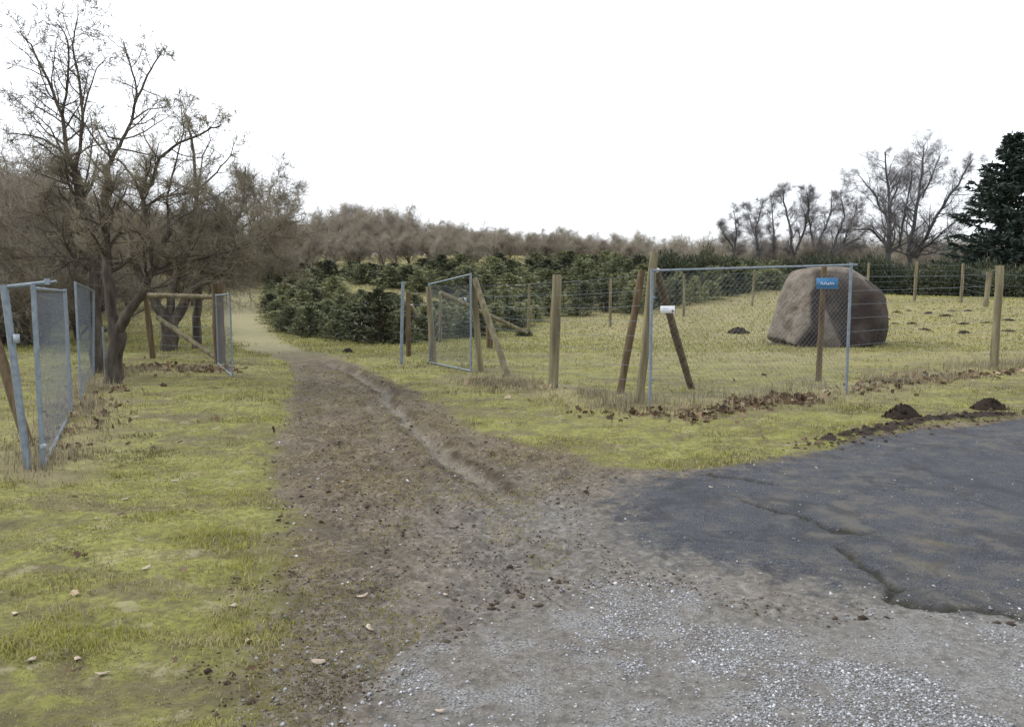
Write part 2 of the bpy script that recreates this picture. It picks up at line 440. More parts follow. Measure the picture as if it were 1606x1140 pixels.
M_bark = noise_mat('bark', [(0.3, (0.050, 0.042, 0.034)), (0.5, (0.095, 0.083, 0.066)), (0.7, (0.17, 0.16, 0.125))], 9, 0.9, 0.15, (1, 1, 0.25), 0.8, 0.02)
M_bark_dark = noise_mat('dark_bark', [(0.3, (0.030, 0.025, 0.021)), (0.55, (0.078, 0.066, 0.054)), (0.75, (0.15, 0.132, 0.108))], 9, 0.9, 0.15, (1, 1, 0.25), 0.8, 0.02)
M_bark_far = noise_mat('grey_bark', [(0.3, (0.060, 0.060, 0.064)), (0.6, (0.11, 0.108, 0.112))], 2, 0.9, 0.15)
M_twig = attr_mat('olive_twigs', [(0.0, (0.10, 0.086, 0.064)), (0.5, (0.18, 0.156, 0.112)), (1.0, (0.27, 0.238, 0.165))], 0.85, 0.15, 0, 0.3)
M_twig_far = attr_mat('brown_twigs', [(0.0, (0.165, 0.142, 0.112)), (0.5, (0.235, 0.205, 0.160)), (1.0, (0.31, 0.275, 0.21))], 0.85, 0.15, 0, 0.6)
M_twig_grey = attr_mat('grey_twigs', [(0.0, (0.12, 0.115, 0.118)), (1.0, (0.22, 0.205, 0.20))], 0.85, 0.15, 0, 0.3)
M_ever = attr_mat('evergreen_leaf', [(0.0, (0.055, 0.068, 0.040)), (0.4, (0.155, 0.172, 0.088)), (0.75, (0.25, 0.26, 0.125)), (1.0, (0.33, 0.315, 0.16))], 0.6, 0.3, 0.15, 0.6)
M_ever_dark = attr_mat('dark_evergreen_leaf', [(0.0, (0.020, 0.027, 0.016)), (0.5, (0.048, 0.060, 0.030)), (1.0, (0.115, 0.112, 0.06))], 0.6, 0.3, 0.1, 0.5)
M_fir = attr_mat('fir_needles', [(0.0, (0.016, 0.026, 0.020)), (0.6, (0.036, 0.054, 0.042)), (1.0, (0.075, 0.098, 0.075))], 0.6, 0.3, 0.05)
M_wood = noise_mat('weathered_post', [(0.28, (0.085, 0.070, 0.045)), (0.5, (0.165, 0.145, 0.090)), (0.72, (0.26, 0.235, 0.155))], 14, 0.9, 0.15, (1, 1, 0.08), 0.5, 0.006)
M_wood_brown = noise_mat('brown_post', [(0.28, (0.050, 0.034, 0.020)), (0.5, (0.105, 0.076, 0.046)), (0.72, (0.165, 0.128, 0.080))], 14, 0.9, 0.15, (1, 1, 0.08), 0.5, 0.006)
M_wood_cut = noise_mat('cut_wood', [(0.3, (0.36, 0.31, 0.24)), (0.7, (0.52, 0.47, 0.40))], 30, 0.85, 0.2)
M_galv, t, b = new_mat('galvanised_steel', 0.5, 0.5)
b.inputs['Metallic'].default_value = 0.25
t.links.new(ramp(t, [(0.3, (0.125, 0.152, 0.185)), (0.7, (0.215, 0.255, 0.295))], noise(t, 18, 4)).outputs[0], b.inputs['Base Color'])
M_wire, t, b = new_mat('fence_wire', 0.5, 0.4); b.inputs['Base Color'].default_value = (0.15, 0.18, 0.22, 1); b.inputs['Metallic'].default_value = 0.2
M_soil = noise_mat('molehill_soil', [(0.3, (0.020, 0.015, 0.012)), (0.6, (0.045, 0.035, 0.027)), (0.8, (0.085, 0.068, 0.052))], 25, 0.95, 0.1, None, 0.8, 0.03)
M_stone = attr_mat('gravel_stone', [(0.0, (0.13, 0.125, 0.12)), (0.45, (0.20, 0.20, 0.205)), (0.8, (0.34, 0.35, 0.37)), (1.0, (0.54, 0.55, 0.57))], 0.75, 0.3)
M_clod = attr_mat('mud_clod', [(0.0, (0.035, 0.026, 0.02)), (0.7, (0.10, 0.08, 0.058)), (1.0, (0.20, 0.17, 0.13))], 0.95, 0.1)
M_litter = attr_mat('brown_leaf', [(0.0, (0.045, 0.027, 0.018)), (0.4, (0.12, 0.080, 0.050)), (0.75, (0.23, 0.165, 0.105)), (1.0, (0.40, 0.31, 0.21))], 0.8, 0.2, 0.15)
M_pale = attr_mat('pale_leaf', [(0.0, (0.27, 0.21, 0.15)), (1.0, (0.50, 0.43, 0.35))], 0.8, 0.2)
def flat_mat(name, c, rough=0.5, spec=0.4):
    m, t, b = new_mat(name, rough, spec)
    n = noise(t, 30, 3)
    t.links.new(mix(t, n, tuple(v * 0.85 for v in c), tuple(min(1, v * 1.1) for v in c)), b.inputs['Base Color'])
    return m
M_blue = flat_mat('blue_sign_paint', (0.028, 0.15, 0.33))
M_white = flat_mat('white_paint', (0.78, 0.79, 0.82))
M_print = flat_mat('grey_print', (0.45, 0.48, 0.58))
M_black = flat_mat('black_print', (0.03, 0.03, 0.035))
M_zinc = flat_mat('bright_zinc', (0.30, 0.34, 0.39), 0.4, 0.6)

# boulder granite
M_rock, t, b = new_mat('boulder_granite', 0.88, 0.25)
n1 = noise(t, 1.1, 6, 0.6, dist=0.6); n2 = noise(t, 40, 3, 0.6); n3 = noise(t, 3.4, 5, 0.65)
c = ramp(t, [(0.30, (0.105, 0.086, 0.066)), (0.48, (0.185, 0.158, 0.128)), (0.70, (0.27, 0.237, 0.20))], n3).outputs[0]
c = mix(t, mapr(t, n2, 0.55, 0.75, 0, 0.5), c, (0.34, 0.31, 0.28))
c = mix(t, mapr(t, n2, 0.42, 0.30, 0, 0.6), c, (0.09, 0.075, 0.07))
c = mix(t, math_n(t, 'MULTIPLY', mapr(t, n1, 0.56, 0.64), 0.55), c, (0.24, 0.135, 0.07))     # rusty lichen
c = mix(t, attr(t, 'shade_patina').outputs['Fac'], c, mix(t, n3, (0.020, 0.016, 0.015), (0.070, 0.054, 0.048)))   # weathered crust and painted-in shade on the right-hand faces
t.links.new(c, b.inputs['Base Color'])
bump(t, b, math_n(t, 'ADD', math_n(t, 'ADD', n3, noise(t, 9, 8, 0.7)), math_n(t, 'MULTIPLY', n2, 0.4)), 1.0, 0.07)

# ------------------------------------------------------------------ the ground sheet, split by surface
def axis(dense0, dense1, step, lo, hi, g=1.06, cap=9.0):
    a = list(np.arange(dense0, dense1 + 1e-6, step)); s = step
    while a[-1] < hi: s = min(s * g, cap); a.append(a[-1] + s)
    s = step; l = []; x = dense0
    while x > lo: s = min(s * g, cap); x -= s; l.append(x)
    return np.array(l[::-1] + a)
gx = axis(-3.2, 4.6, 0.028, -260, 260, 1.045)
gy = axis(2.4, 7.5, 0.028, -30, 330, 1.03, 8.0)
GX, GY = np.meshgrid(gx, gy)
fx, fy = GX.ravel(), GY.ravel()
mk = masks(fx, fy)
Z = height(fx, fy, mk)
grey = sstep(8.0, 4.6, fy) * sstep(-1.6, 0.4, fx) * (0.35 + 0.9 * fbm(fx, fy, 0.9, 3, 201))
fence_band = np.zeros(len(fx))
FENCE_RIGHT = [g0(*p) for p in [(740, 600), (873, 615), (1015, 645), (1180, 630), (1327, 615), (1450, 592), (1560, 578), (1800, 560)]]
FENCE_LEFT = [g0(*p) for p in [(70, 740), (112, 660), (165, 590), (350, 580)]]
dR, _, _ = seg_dist(fx, fy, FENCE_RIGHT); dL, _, _ = seg_dist(fx, fy, FENCE_LEFT)
dry = np.clip(np.maximum.reduce([0.9 * np.exp(-(dR / 0.7) ** 2), 0.8 * np.exp(-(dL / 0.6) ** 2),
      0.75 * sstep(12, 22, fy) * sstep(-2, 5, fx), 0.6 * sstep(24, 40, fy)]) * (0.5 + 0.9 * fbm(fx, fy, 0.8, 3, 211)), 0, 1)
ny, nx = GX.shape
iy, ix = np.meshgrid(np.arange(ny - 1), np.arange(nx - 1), indexing='ij')
q = np.stack([iy * nx + ix, iy * nx + ix + 1, (iy + 1) * nx + ix + 1, (iy + 1) * nx + ix], -1).reshape(-1, 4)
cls_v = np.where(mk['asph'] > 0.5, 2, np.where(mk['grav'] > 0.5, 3, np.where(mk['road'] > 0.5, 1, 0)))
cls = cls_v[q].max(1)
VV = np.stack([fx, fy, Z], 1)
AT = dict(road=mk['road'], asph=mk['asph'], grav=mk['grav'], rut=mk['rut'] * mk['road'], rut_shade=mk['rut_shade'], crack=mk['crack'], berm=mk['berm'],
          stain=mk['stain'], path=mk['path'], grey=np.clip(grey, 0, 1), dry=dry)
for k, nm_, lab in ((0, 'ground', 'mossy yellow green grass ground'), (1, 'dirt_track', 'rutted brown dirt track'),
                    (2, 'asphalt_road', 'cracked blue grey asphalt'), (3, 'gravel_ground', 'pale gravel surface')):
    f = q[cls == k]; use, inv = np.unique(f, return_inverse=True)
    me = np_mesh(nm_, VV[use], [inv.reshape(-1, 4)], attrs={a: v[use] for a, v in AT.items()}, smooth=True)
    tag(link(nm_, me, M_ground), lab, None, None, 'structure')

# ------------------------------------------------------------------ vegetation on the ground
def scatter(n, x0, x1, y0, y1, power):
    """points spread over a rectangle-ish wedge, denser towards the viewer's end"""
    u = rng.random(n); p = 1 - power
    Y = (y0 ** p + u * (y1 ** p - y0 ** p)) ** (1 / p) if abs(p) > 1e-6 else y0 * (y1 / y0) ** u
    X = x0(Y) + (x1(Y) - x0(Y)) * rng.random(n)
    return X, Y

def grass_cols(x, y, n):
    g = 0.45 * fbm(x, y, 0.55, 4, 301) + 0.55 * fbm(x, y, 2.6, 4, 311) + 0.10 * (rng.random(n) - .5)
    stops = np.array([0.30, 0.43, 0.54, 0.66, 0.8])
    pal = np.array([(0.135, 0.118, 0.058), (0.190, 0.190, 0.050), (0.272, 0.268, 0.062), (0.325, 0.305, 0.098), (0.38, 0.345, 0.19)])
    return np.stack([np.interp(g, stops, pal[:, k]) for k in range(3)], 1)

def blades(name, X, Y, hgt, wid, cols, lean, label, cat):
    n = len(X)
    z = height(X, Y)
    az = rng.random(n) * 2 * math.pi; L = lean * rng.random(n)
    h = hgt * (0.5 + 0.9 * rng.random(n))
    dx, dy = np.cos(az), np.sin(az)
    px_, py_ = -dy * wid * .5, dx * wid * .5
    base = np.stack([X, Y, z - 0.004], 1)
    side = np.stack([px_, py_, 0 * X], 1)
    mid = base + np.stack([dx * h * L * .35, dy * h * L * .35, h * .6 * np.sqrt(np.clip(1 - (L * .5) ** 2, .1, 1))], 1)
    tip = base + np.stack([dx * h * L, dy * h * L, h * np.sqrt(np.clip(1 - L ** 2 * .8, .05, 1))], 1)
    V = np.stack([base - side, base + side, mid + side * .7, mid - side * .7, tip], 1).reshape(-1, 3)
    b = (np.arange(n) * 5)[:, None]
    me = np_mesh(name, V, [np.concatenate([b + [3, 2, 4]]), b + [0, 1, 2, 3]], cols=np.repeat(cols, 5, 0))
    return tag(link(name, me, M_grass), label, cat, None, 'stuff')

# lawn
N = 330000
X, Y = scatter(N, lambda y: -0.78 * y - 0.8, lambda y: 0.78 * y + 0.8, 2.35, 24, 1.55)
mm = masks(X, Y)
keep = rng.random(N) < sstep(0.62, 0.25, mm['road'] + 0.5 * (fbm(X, Y, 3.2, 4, 321) - 0.5)) * (0.25 + 1.0 * sstep(0.36, 0.56, fbm(X, Y, 1.7, 3, 331)))
keep &= mm['berm'] < 0.4
keep &= rng.random(N) > 0.85 * sstep(0.50, 0.60, fbm(X * .6, Y * 1.5, 1.6, 4, 337) + .10 * sstep(6, 3, Y) * sstep(-3.5, -1, X))
X, Y = X[keep], Y[keep]
cl = grass_cols(X, Y, len(X))
pt = (0.6 * sstep(.50, .60, fbm(X * .7, Y * 1.5, 1.3, 4, 381)) * (rng.random(len(X)) < .7))[:, None]
cl = cl * (1 - pt) + pt * np.array([[0.17, 0.14, 0.08]]) * (.5 + rng.random((len(X), 1)))
pt = ((rng.random(len(X)) < .16 + .4 * sstep(.52, .62, fbm(X, Y, 3.1, 3, 391))))[:, None] * .8
cl = cl * (1 - pt) + pt * np.array([[0.33, 0.29, 0.17]]) * (.7 + .6 * rng.random((len(X), 1)))
dR, _, _ = seg_dist(X, Y, FENCE_RIGHT)
fd = np.clip(0.7 * sstep(12, 20, Y) * sstep(-2, 5, X) + 0.8 * np.exp(-(dR / .6) ** 2), 0, .85)[:, None]
cl = cl * (1 - fd) + fd * np.array([[0.275, 0.262, 0.120]]) * (0.7 + 0.6 * rng.random((len(X), 1)))
blades('grass', X, Y, (0.013 + 0.0016 * Y) * (.7 + 1.3 * sstep(.45, .7, fbm(X, Y, 2.0, 3, 395))), 0.0030 + 0.0009 * Y, cl, 0.95, 'short mossy yellow green grass beside the track', 'grass')
# sparse grass tufts creeping into the track
N = 90000
X, Y = scatter(N, lambda y: -0.5 * y, lambda y: 0.2 * y + .3, 2.5, 16, 1.4)
mm = masks(X, Y)
keep = (mm['road'] > 0.5) & (mm['asph'] < 0.1) & (mm['grav'] < 0.3) & (mm['rut'] < 0.4) & (fbm(X, Y, 2.3, 4, 341) + .25 * (1 - mm['road']) > 0.51)
X, Y = X[keep], Y[keep]
blades('track_grass', X, Y, 0.010 + 0.0012 * Y, 0.0028 + 0.0008 * Y, grass_cols(X, Y, len(X)) * np.array([[.85, .75, .85]]), 1.0, 'thin flattened grass growing on the dirt track', 'grass')
# far field and hill grass
N = 90000
X, Y = scatter(N, lambda y: -0.72 * y - 1, lambda y: 0.72 * y + 1, 20, 90, 1.7)
kp = masks(X, Y)['path'] < 0.35 + .4 * rng.random(N); X, Y = X[kp], Y[kp]; N = len(X)
cl = grass_cols(X, Y, N) * 0.45 + 0.55 * np.array([[0.285, 0.275, 0.115]]) * (0.65 + 0.7 * rng.random((N, 1)))
blades('field_grass', X, Y, 0.03 + 0.0011 * Y, 0.012 + 0.0009 * Y, cl, 0.8, 'pale tussocky grass of the fenced field and the slope', 'grass')
# tall dead grass along the fences
def band(pts, n, sig):
    pts = np.array(pts); seg = np.hypot(*(pts[1:] - pts[:-1]).T); cs = np.concatenate([[0], np.cumsum(seg)])
    s = rng.random(n) * cs[-1]; i = np.clip(np.searchsorted(cs, s) - 1, 0, len(seg) - 1)
    p = pts[i] + (pts[i + 1] - pts[i]) * ((s - cs[i]) / seg[i])[:, None]
    return p + rng.normal(size=(n, 2)) * sig
_bx, _by = g0(1296, 549); _a = rng.random(2600) * 6.28; _rr = 1.35 + .16 * rng.normal(size=2600)
ring = np.stack([_bx * 1.057 + _rr * np.cos(_a) * 1.05, _by * 1.057 + _rr * np.sin(_a) * .85], 1)
bp = np.concatenate([ring, band(FENCE_RIGHT[:3], 9000, 0.30), band(FENCE_RIGHT[2:], 26000, 0.45), band(FENCE_LEFT, 12000, 0.25), band([g0(20, 760), g0(-60, 700), (-9, 9)], 3000, .4)])
mm = masks(bp[:, 0], bp[:, 1])
bp = bp[(mm['road'] < 0.2) & (rng.random(len(bp)) < 0.75 * sstep(0.38, 0.66, fbm(bp[:, 0], bp[:, 1], 2.4, 4, 351)))]
cl = np.array([[0.27, 0.235, 0.155]]) * (0.4 + 1.0 * rng.random((len(bp), 1)))
blades('dead_grass', bp[:, 0], bp[:, 1], 0.04 + 0.15 * rng.random(len(bp)) ** 2 + .08 * fbm(bp[:, 0], bp[:, 1], 1.5, 2, 355), 0.006, cl, 0.85, 'tall dead straw grass along the fence lines', 'grass')

# stones and clods
OCT_V = np.array([[1, 0, 0], [-1, 0, 0], [0, 1, 0], [0, -1, 0], [0, 0, 1], [0, 0, -1]], float)
OCT_F = np.array([[0, 2, 4], [2, 1, 4], [1, 3, 4], [3, 0, 4], [2, 0, 5], [1, 2, 5], [3, 1, 5], [0, 3, 5]])
def lumps(name, X, Y, size, col, mat, label, cat, sink=0.25, flat=0.65):
    n = len(X)
    z = height(X, Y)
    s = size[:, None] * np.stack([0.7 + 0.6 * rng.random(n), 0.7 + 0.6 * rng.random(n), flat * (0.6 + 0.6 * rng.random(n))], 1)
    a = rng.random(n) * 6.283; ca, sa = np.cos(a), np.sin(a)
    V = OCT_V[None] * s[:, None] * (0.75 + 0.5 * rng.random((n, 6, 1)))
    tilt = 0.5 * rng.normal(size=(n, 2))
    V[..., 2] += V[..., 0] * tilt[:, :1] * .5 + V[..., 1] * tilt[:, 1:] * .5
    W = np.empty_like(V)
    W[..., 0] = V[..., 0] * ca[:, None] - V[..., 1] * sa[:, None] + X[:, None]
    W[..., 1] = V[..., 0] * sa[:, None] + V[..., 1] * ca[:, None] + Y[:, None]
    W[..., 2] = V[..., 2] + (z + s[:, 2] * (1 - 2 * sink) * .5)[:, None]
    F = ((np.arange(n) * 6)[:, None, None] + OCT_F[None]).reshape(-1, 3)
    me = np_mesh(name, W.reshape(-1, 3), [F], attrs={'rnd': np.repeat(col, 6)})
    return tag(link(name, me, mat), label, cat, None, 'stuff')
N = 110000
X, Y = scatter(N, lambda y: -0.25 * y, lambda y: 0.72 * y + .6, 2.4, 4.9, 1.3)
mm = masks(X, Y)
den = mm['grav'] * (0.06 + 0.95 * sstep(0.44, 0.60, fbm(X, Y, 2.6, 4, 401)))
keep = rng.random(N) < den * 0.9
X, Y = X[keep], Y[keep]
lumps('gravel', X, Y, 0.0032 + 0.0062 * rng.random(len(X)) ** 1.9, np.clip(rng.normal(.5, .27, len(X)), 0, 1), M_stone,
      'loose pale grey gravel chips in the foreground', 'gravel')
N = 9000
X, Y = scatter(N, lambda y: -0.45 * y, lambda y: 0.6 * y + .3, 2.4, 16, 1.5)
mm = masks(X, Y)
keep = (mm['road'] > 0.45) & (rng.random(N) < np.where(mm['asph'] > 0.4, 0.10, 0.65)) & (mm['grav'] < 0.6)
X, Y = X[keep], Y[keep]
lumps('track_stones', X, Y, (0.004 + 0.010 * rng.random(len(X)) ** 3) * (0.8 + 0.04 * Y), np.clip(rng.normal(.5, .28, len(X)), 0, 1), M_stone,
      'small pale stones trodden into the dirt track', 'gravel')
N = 5200
X, Y = scatter(N, lambda y: -0.5 * y, lambda y: 0.6 * y + .3, 2.4, 18, 1.4)
mm = masks(X, Y)
keep = (mm['road'] > 0.35) & (mm['asph'] < 0.4) & (mm['grav'] < 0.7) & (fbm(X, Y, 1.4, 3, 411) > 0.5)
X, Y = X[keep], Y[keep]
bb = band(BERM, 1500, 0.11)
X = np.concatenate([X, bb[:, 0]]); Y = np.concatenate([Y, bb[:, 1]])
lumps('mud_clods', X, Y, (0.006 + 0.022 * rng.random(len(X)) ** 4) * (0.8 + 0.03 * Y), np.clip(rng.normal(.3, .2, len(X)), 0, 1), M_clod,
      'dark crumbs of mud scattered on the track and along the asphalt edge', 'mud')

N = 42000
X, Y = scatter(N, lambda y: -0.5 * y, lambda y: 0.55 * y + .3, 2.4, 16, 1.6)
mm = masks(X, Y)
keep = (mm['road'] > 0.3) & (mm['asph'] < 0.3) & (mm['grav'] < .55) & (rng.random(N) < .15 + .85 * sstep(.42, .6, fbm(X, Y, 2.6, 3, 421)))
X, Y = X[keep], Y[keep]
lumps('mud_crumbs', X, Y, (0.0025 + 0.006 * rng.random(len(X)) ** 2) * (0.7 + 0.12 * Y), np.clip(rng.normal(.5, .28, len(X)), 0, 1), M_clod,
      'fine crumbly mud covering the dirt track', 'mud')

# brown leaf litter
lp = [band([g0(1110, 655), g0(1180, 640), g0(1262, 626)], 520, 0.22), band([g0(1185, 640), g0(1262, 630)], 380, 0.11), band([g0(950, 655), g0(1010, 655), g0(1100, 655)], 330, 0.28),
      band([g0(1330, 615), g0(1420, 603), g0(1500, 593), g0(1606, 585)], 420, 0.22), band([g0(190, 578), g0(270, 580), g0(350, 585)], 600, 0.26),
      band([g0(90, 720), g0(130, 670), g0(165, 610)], 260, 0.25), band([g0(740, 600), g0(800, 610), g0(900, 615)], 160, 0.25)]
lp = np.concatenate(lp)
lp = lp[rng.random(len(lp)) < 0.15 + 1.2 * sstep(.40, .62, fbm(lp[:, 0], lp[:, 1], 2.2, 3, 361))]
lx, ly = scatter(110, lambda y: -0.6 * y, lambda y: 0.6 * y, 3, 18, 1.5)
m2 = masks(lx, ly)['road'] < 0.5
lp = np.concatenate([lp, np.stack([lx[m2], ly[m2]], 1)])
n = len(lp); z = height(lp[:, 0], lp[:, 1])
pos = np.stack([lp[:, 0], lp[:, 1], z + 0.012 + 0.03 * rng.random(n)], 1)
d_ = rng.normal(size=(n, 3)); d_[:, 2] *= 0.35
lsz = (0.045 + 0.04 * rng.random(n)) * (0.36 + 0.055 * np.minimum(lp[:, 1], 14))
d_ /= np.linalg.norm(d_, axis=1)[:, None]; u_ = np.cross(d_, rng.normal(size=(n, 3))); u_ /= np.linalg.norm(u_, axis=1)[:, None]; w_ = np.cross(d_, u_)
out = [(0, 0, 0), (.25, .30, .10), (.42, .18, .06), (.62, .38, .14), (1, .05, .1), (.66, -.36, .15), (.45, -.17, .05), (.22, -.28, .12)]
V = np.stack([pos + lsz[:, None] * 1.5 * (d_ * a_ + u_ * (b_ * (.7 + .5 * rng.random((n, 1)))) + w_ * c_) for a_, b_, c_ in out], 1).reshape(-1, 3)
bq = (np.arange(n) * 8)[:, None]
F = np.concatenate([bq + [0, 1, 2], bq + [2, 3, 4], bq + [0, 2, 6], bq + [2, 4, 6], bq + [4, 5, 6], bq + [0, 6, 7]])
tag(link('leaf_litter', np_mesh('leaf_litter', V, [F], attrs={'rnd': np.repeat(np.clip(rng.normal(.45, .28, n), 0, 1), 8)}), M_litter),
    'brown fallen leaves drifted along the fences and gates', 'leaves', None, 'stuff')

# pale single leaves on the lawn and track
def pale_leaf_mesh():
    mb = MB(); n = 9; out = []
    for i in range(n):
        a = 2 * math.pi * i / n; r = 0.03 * (0.75 + 0.5 * rnd.random())
        out.append((1.35 * r * math.cos(a), 0.8 * r * math.sin(a), 0.008 + 0.006 * math.cos(2 * a) + 0.003 * rnd.random()))
    top = [(0, 0, 0.010)] + out; bot = [(0, 0, 0.0075)] + [(x, y, z - 0.0025) for x, y, z in out]
    V = top + bot; F = []
    for i in range(n):
        j = (i + 1) % n
        F += [(0, 1 + i, 1 + j), (n + 1, n + 2 + j, n + 2 + i), (1 + i, n + 2 + i, n + 2 + j), (1 + i, n + 2 + j, 1 + j)]
    mb.add(V, F, 0, np.random.default_rng(rnd.randrange(999)).random(len(V)))
    return mb.mesh('fallen_leaf')
PL = [pale_leaf_mesh() for _ in range(4)]
for i, (px, py) in enumerate([(420, 803), (26, 968), (305, 748), (275, 760), (150, 820), (198, 792), (122, 1042), (160, 1066), (390, 1010), (365, 957),
                              (580, 990), (570, 940), (48, 1048), (230, 900), (500, 1043), (700, 935), (1115, 765), (690, 1120), (640, 668), (880, 798)]):
    x, y = g0(px, py); o = link('fallen_leaf', PL[i % 4], M_pale)
    o.location = (x, y, hz(x, y) + 0.008); o.rotation_euler = (rnd.uniform(-.3, .3), rnd.uniform(-.3, .3), rnd.uniform(0, 6)); s = rnd.uniform(.4, .75); o.scale = (s, s, s)
    tag(o, 'pale curled fallen leaf lying on the lawn or track', 'leaf', 'pale leaves scattered on the ground')

# ------------------------------------------------------------------ molehills
def molehill_mesh(seed):
    r = np.random.default_rng(seed); mb = MB(); nr, na = 9, 22; V = [(0, 0, 0.42)]
    for i in range(1, nr + 1):
        t_ = i / nr
        for k in range(na):
            a = 2 * math.pi * k / na
            rr = t_ * (0.85 + 0.35 * vnoise(np.array([k * .5 if k < na / 2 else (na - k) * .5]), np.array([seed * 1.0]), seed)[0])
            h = 0.42 * (1 - t_ ** 1.6) ** 1.0 - 0.06 * (t_ > .99) + 0.09 * (r.random() - .5) * (t_ < .97)
            V.append((rr * math.cos(a), rr * math.sin(a), h))
    F3 = [(0, 1 + k, 1 + (k + 1) % na) for k in range(na)]
    F4 = []
    for i in range(nr - 1):
        for k in range(na):
            a0 = 1 + i * na + k; a1 = 1 + i * na + (k + 1) % na
            F4.append((a0, a0 + na, a1 + na, a1))
    mb.add(V, F3); mb.add(V, F4)
    for _ in range(90):
        a = r.random() * 6.28; rr = 1.15 * math.sqrt(r.random()); s = 0.03 + 0.07 * r.random() ** 2
        mb.add(OCT_V * s * (0.7 + .6 * r.random((6, 1))) + [rr * math.cos(a), rr * math.sin(a), max(0, 0.42 * (1 - min(rr, 1) ** 1.6)) + s * .3], OCT_F)
    return mb.mesh('molehill')
MH = [molehill_mesh(s) for s in (1, 2, 3, 4)]
def molehill(px, py, wpx, label, group=None, hs=1.0):
    p = at(px, py); o = link('molehill', MH[rnd.randrange(4)], M_soil)
    w = wpx / FPX * p.y * 0.5
    o.location = (p.x, p.y, hz(p.x, p.y) - 0.01); o.rotation_euler = (0, 0, rnd.random() * 6); o.scale = (w * rnd.uniform(.8, 1.2), w * rnd.uniform(.6, 1.0), w * 1.9 * hs)
    tag(o, label, 'molehill', group)
molehill(1416, 660, 62, 'larger dark earth molehill on the grass verge by the asphalt edge', hs=0.95)
molehill(1550, 645, 54, 'dark earth molehill on the verge nearest the right picture edge', hs=0.85)
molehill(1136, 651, 30, 'small molehill in front of the galvanised gate beside the leaf drift')
molehill(1158, 523, 36, 'lone flattened molehill in the field between gate and boulder', hs=0.6)
molehill(545, 553, 26, 'low earth heap at the right edge of the track before the shrubs', hs=0.7)
for px, py, w in [(1407, 491, 14), (1426, 489, 12), (1456, 493, 20), (1493, 489, 15), (1484, 497, 22), (1388, 494, 14), (1392, 502, 15), (1404, 509, 14), (1430, 509, 19),
                  (1450, 518, 24), (1512, 510, 24), (1512, 523, 26), (1549, 508, 22), (1518, 489, 15), (1581, 504, 24), (1582, 521, 24)]:
    molehill(px, py, w, 'small molehill in the field to the right of the boulder', 'molehills in the field right of the boulder', rnd.uniform(.28, .5))

# ------------------------------------------------------------------ boulder
bp0 = at(1296, 549); YB = bp0.y + 1.25
def boulder():
    ico = bpy.data.meshes.new('tmp'); import bmesh
    bm = bmesh.new(); bmesh.ops.create_icosphere(bm, subdivisions=6, radius=1.0)
    D = np.array([v.co[:] for v in bm.verts]); F = np.array([[v.index for v in f.verts] for f in bm.faces]); bm.free()
    D /= np.linalg.norm(D, axis=1)[:, None]
    # planes: normal, distance (metres) from a point 0.95 m above the ground
    planes = [((-0.65, -0.76, 0.13), 1.17), ((0.316, -0.949, 0.14), 0.96), ((-0.96, -0.05, 0.30), 1.36), ((0.62, -0.1, 0.78), 1.33), ((0.95, -0.2, 0.22), 1.46),
              ((-0.50, -0.2, 0.84), 1.40), ((0.0, 0.0, 1.0), 1.30), ((0, 1, .1), 1.25), ((0.75, .65, .1), 1.5), ((-.7, .7, .1), 1.35),
              ((0.05, -0.93, -0.35), 1.18), ((0.3, -0.2, -0.93), 1.25), ((-0.4, -0.2, -0.9), 1.25), ((0.9, -.35, -0.3), 1.42), ((0.35, -0.75, 0.56), 1.24)]
    acc = 0; k = 36.0; dist = []
    for nvec, h in planes:
        nvec = np.array(nvec) / np.linalg.norm(nvec); c = np.clip(D @ nvec, 0.05, None); dist.append(h / c)
    dist = np.array(dist); r_ = (np.sum(dist ** -k, 0)) ** (-1 / k)
    r_ = np.minimum(r_, 1.9)
    P = D * r_[:, None]
    nz = 0.16 * (fbm(P[:, 0] + P[:, 2] * .7 + 5, P[:, 1] * 1.1 + P[:, 2] * .9, 0.9, 3, 501) - .5) + 0.06 * (fbm(P[:, 0] * .8 - P[:, 2], P[:, 1] + P[:, 2] * .3 + P[:, 0] * .3, 5, 4, 511) - .5) - 0.05 * np.exp(-((P[:, 0] + 0.85 - 0.35 * P[:, 2]) / .07) ** 2) * (P[:, 1] < 0) * (P[:, 2] < .2)
    # a recess between the pale wedge and the left face
    P = P + D * nz[:, None]
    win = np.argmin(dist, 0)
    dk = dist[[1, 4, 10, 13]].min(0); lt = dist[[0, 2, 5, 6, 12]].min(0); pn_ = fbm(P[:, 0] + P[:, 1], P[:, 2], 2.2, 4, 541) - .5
    shade_pat = sstep(-.06, .12, lt - dk + .28 * pn_) * (P[:, 1] < .8) * (.6 + .4 * sstep(-.1, .2, dist[14] - dk))  # crust plus painted shade on faces turned right and downward
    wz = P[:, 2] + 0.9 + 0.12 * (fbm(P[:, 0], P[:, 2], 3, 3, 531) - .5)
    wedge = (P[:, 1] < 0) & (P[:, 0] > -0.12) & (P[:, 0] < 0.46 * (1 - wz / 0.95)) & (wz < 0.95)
    shade_pat = shade_pat * (1 - 0.0)
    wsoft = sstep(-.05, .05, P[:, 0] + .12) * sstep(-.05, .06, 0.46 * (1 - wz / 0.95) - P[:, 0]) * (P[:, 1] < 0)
    shade_pat = shade_pat * (1 - .9 * wsoft)
    shade_pat = np.clip(shade_pat * (0.72 + 0.5 * fbm(P[:, 0] * 1.0 + P[:, 1], P[:, 2], 2.5, 3, 521)), 0, 1)
    return np_mesh('boulder', P, [F], attrs={'shade_patina': shade_pat}, smooth=True)
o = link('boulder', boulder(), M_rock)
xb = atY(1297, 500, YB).x
o.location = (xb, YB, float(macro(xb, YB)) + 0.88); o.rotation_euler = (0, 0, -0.375)
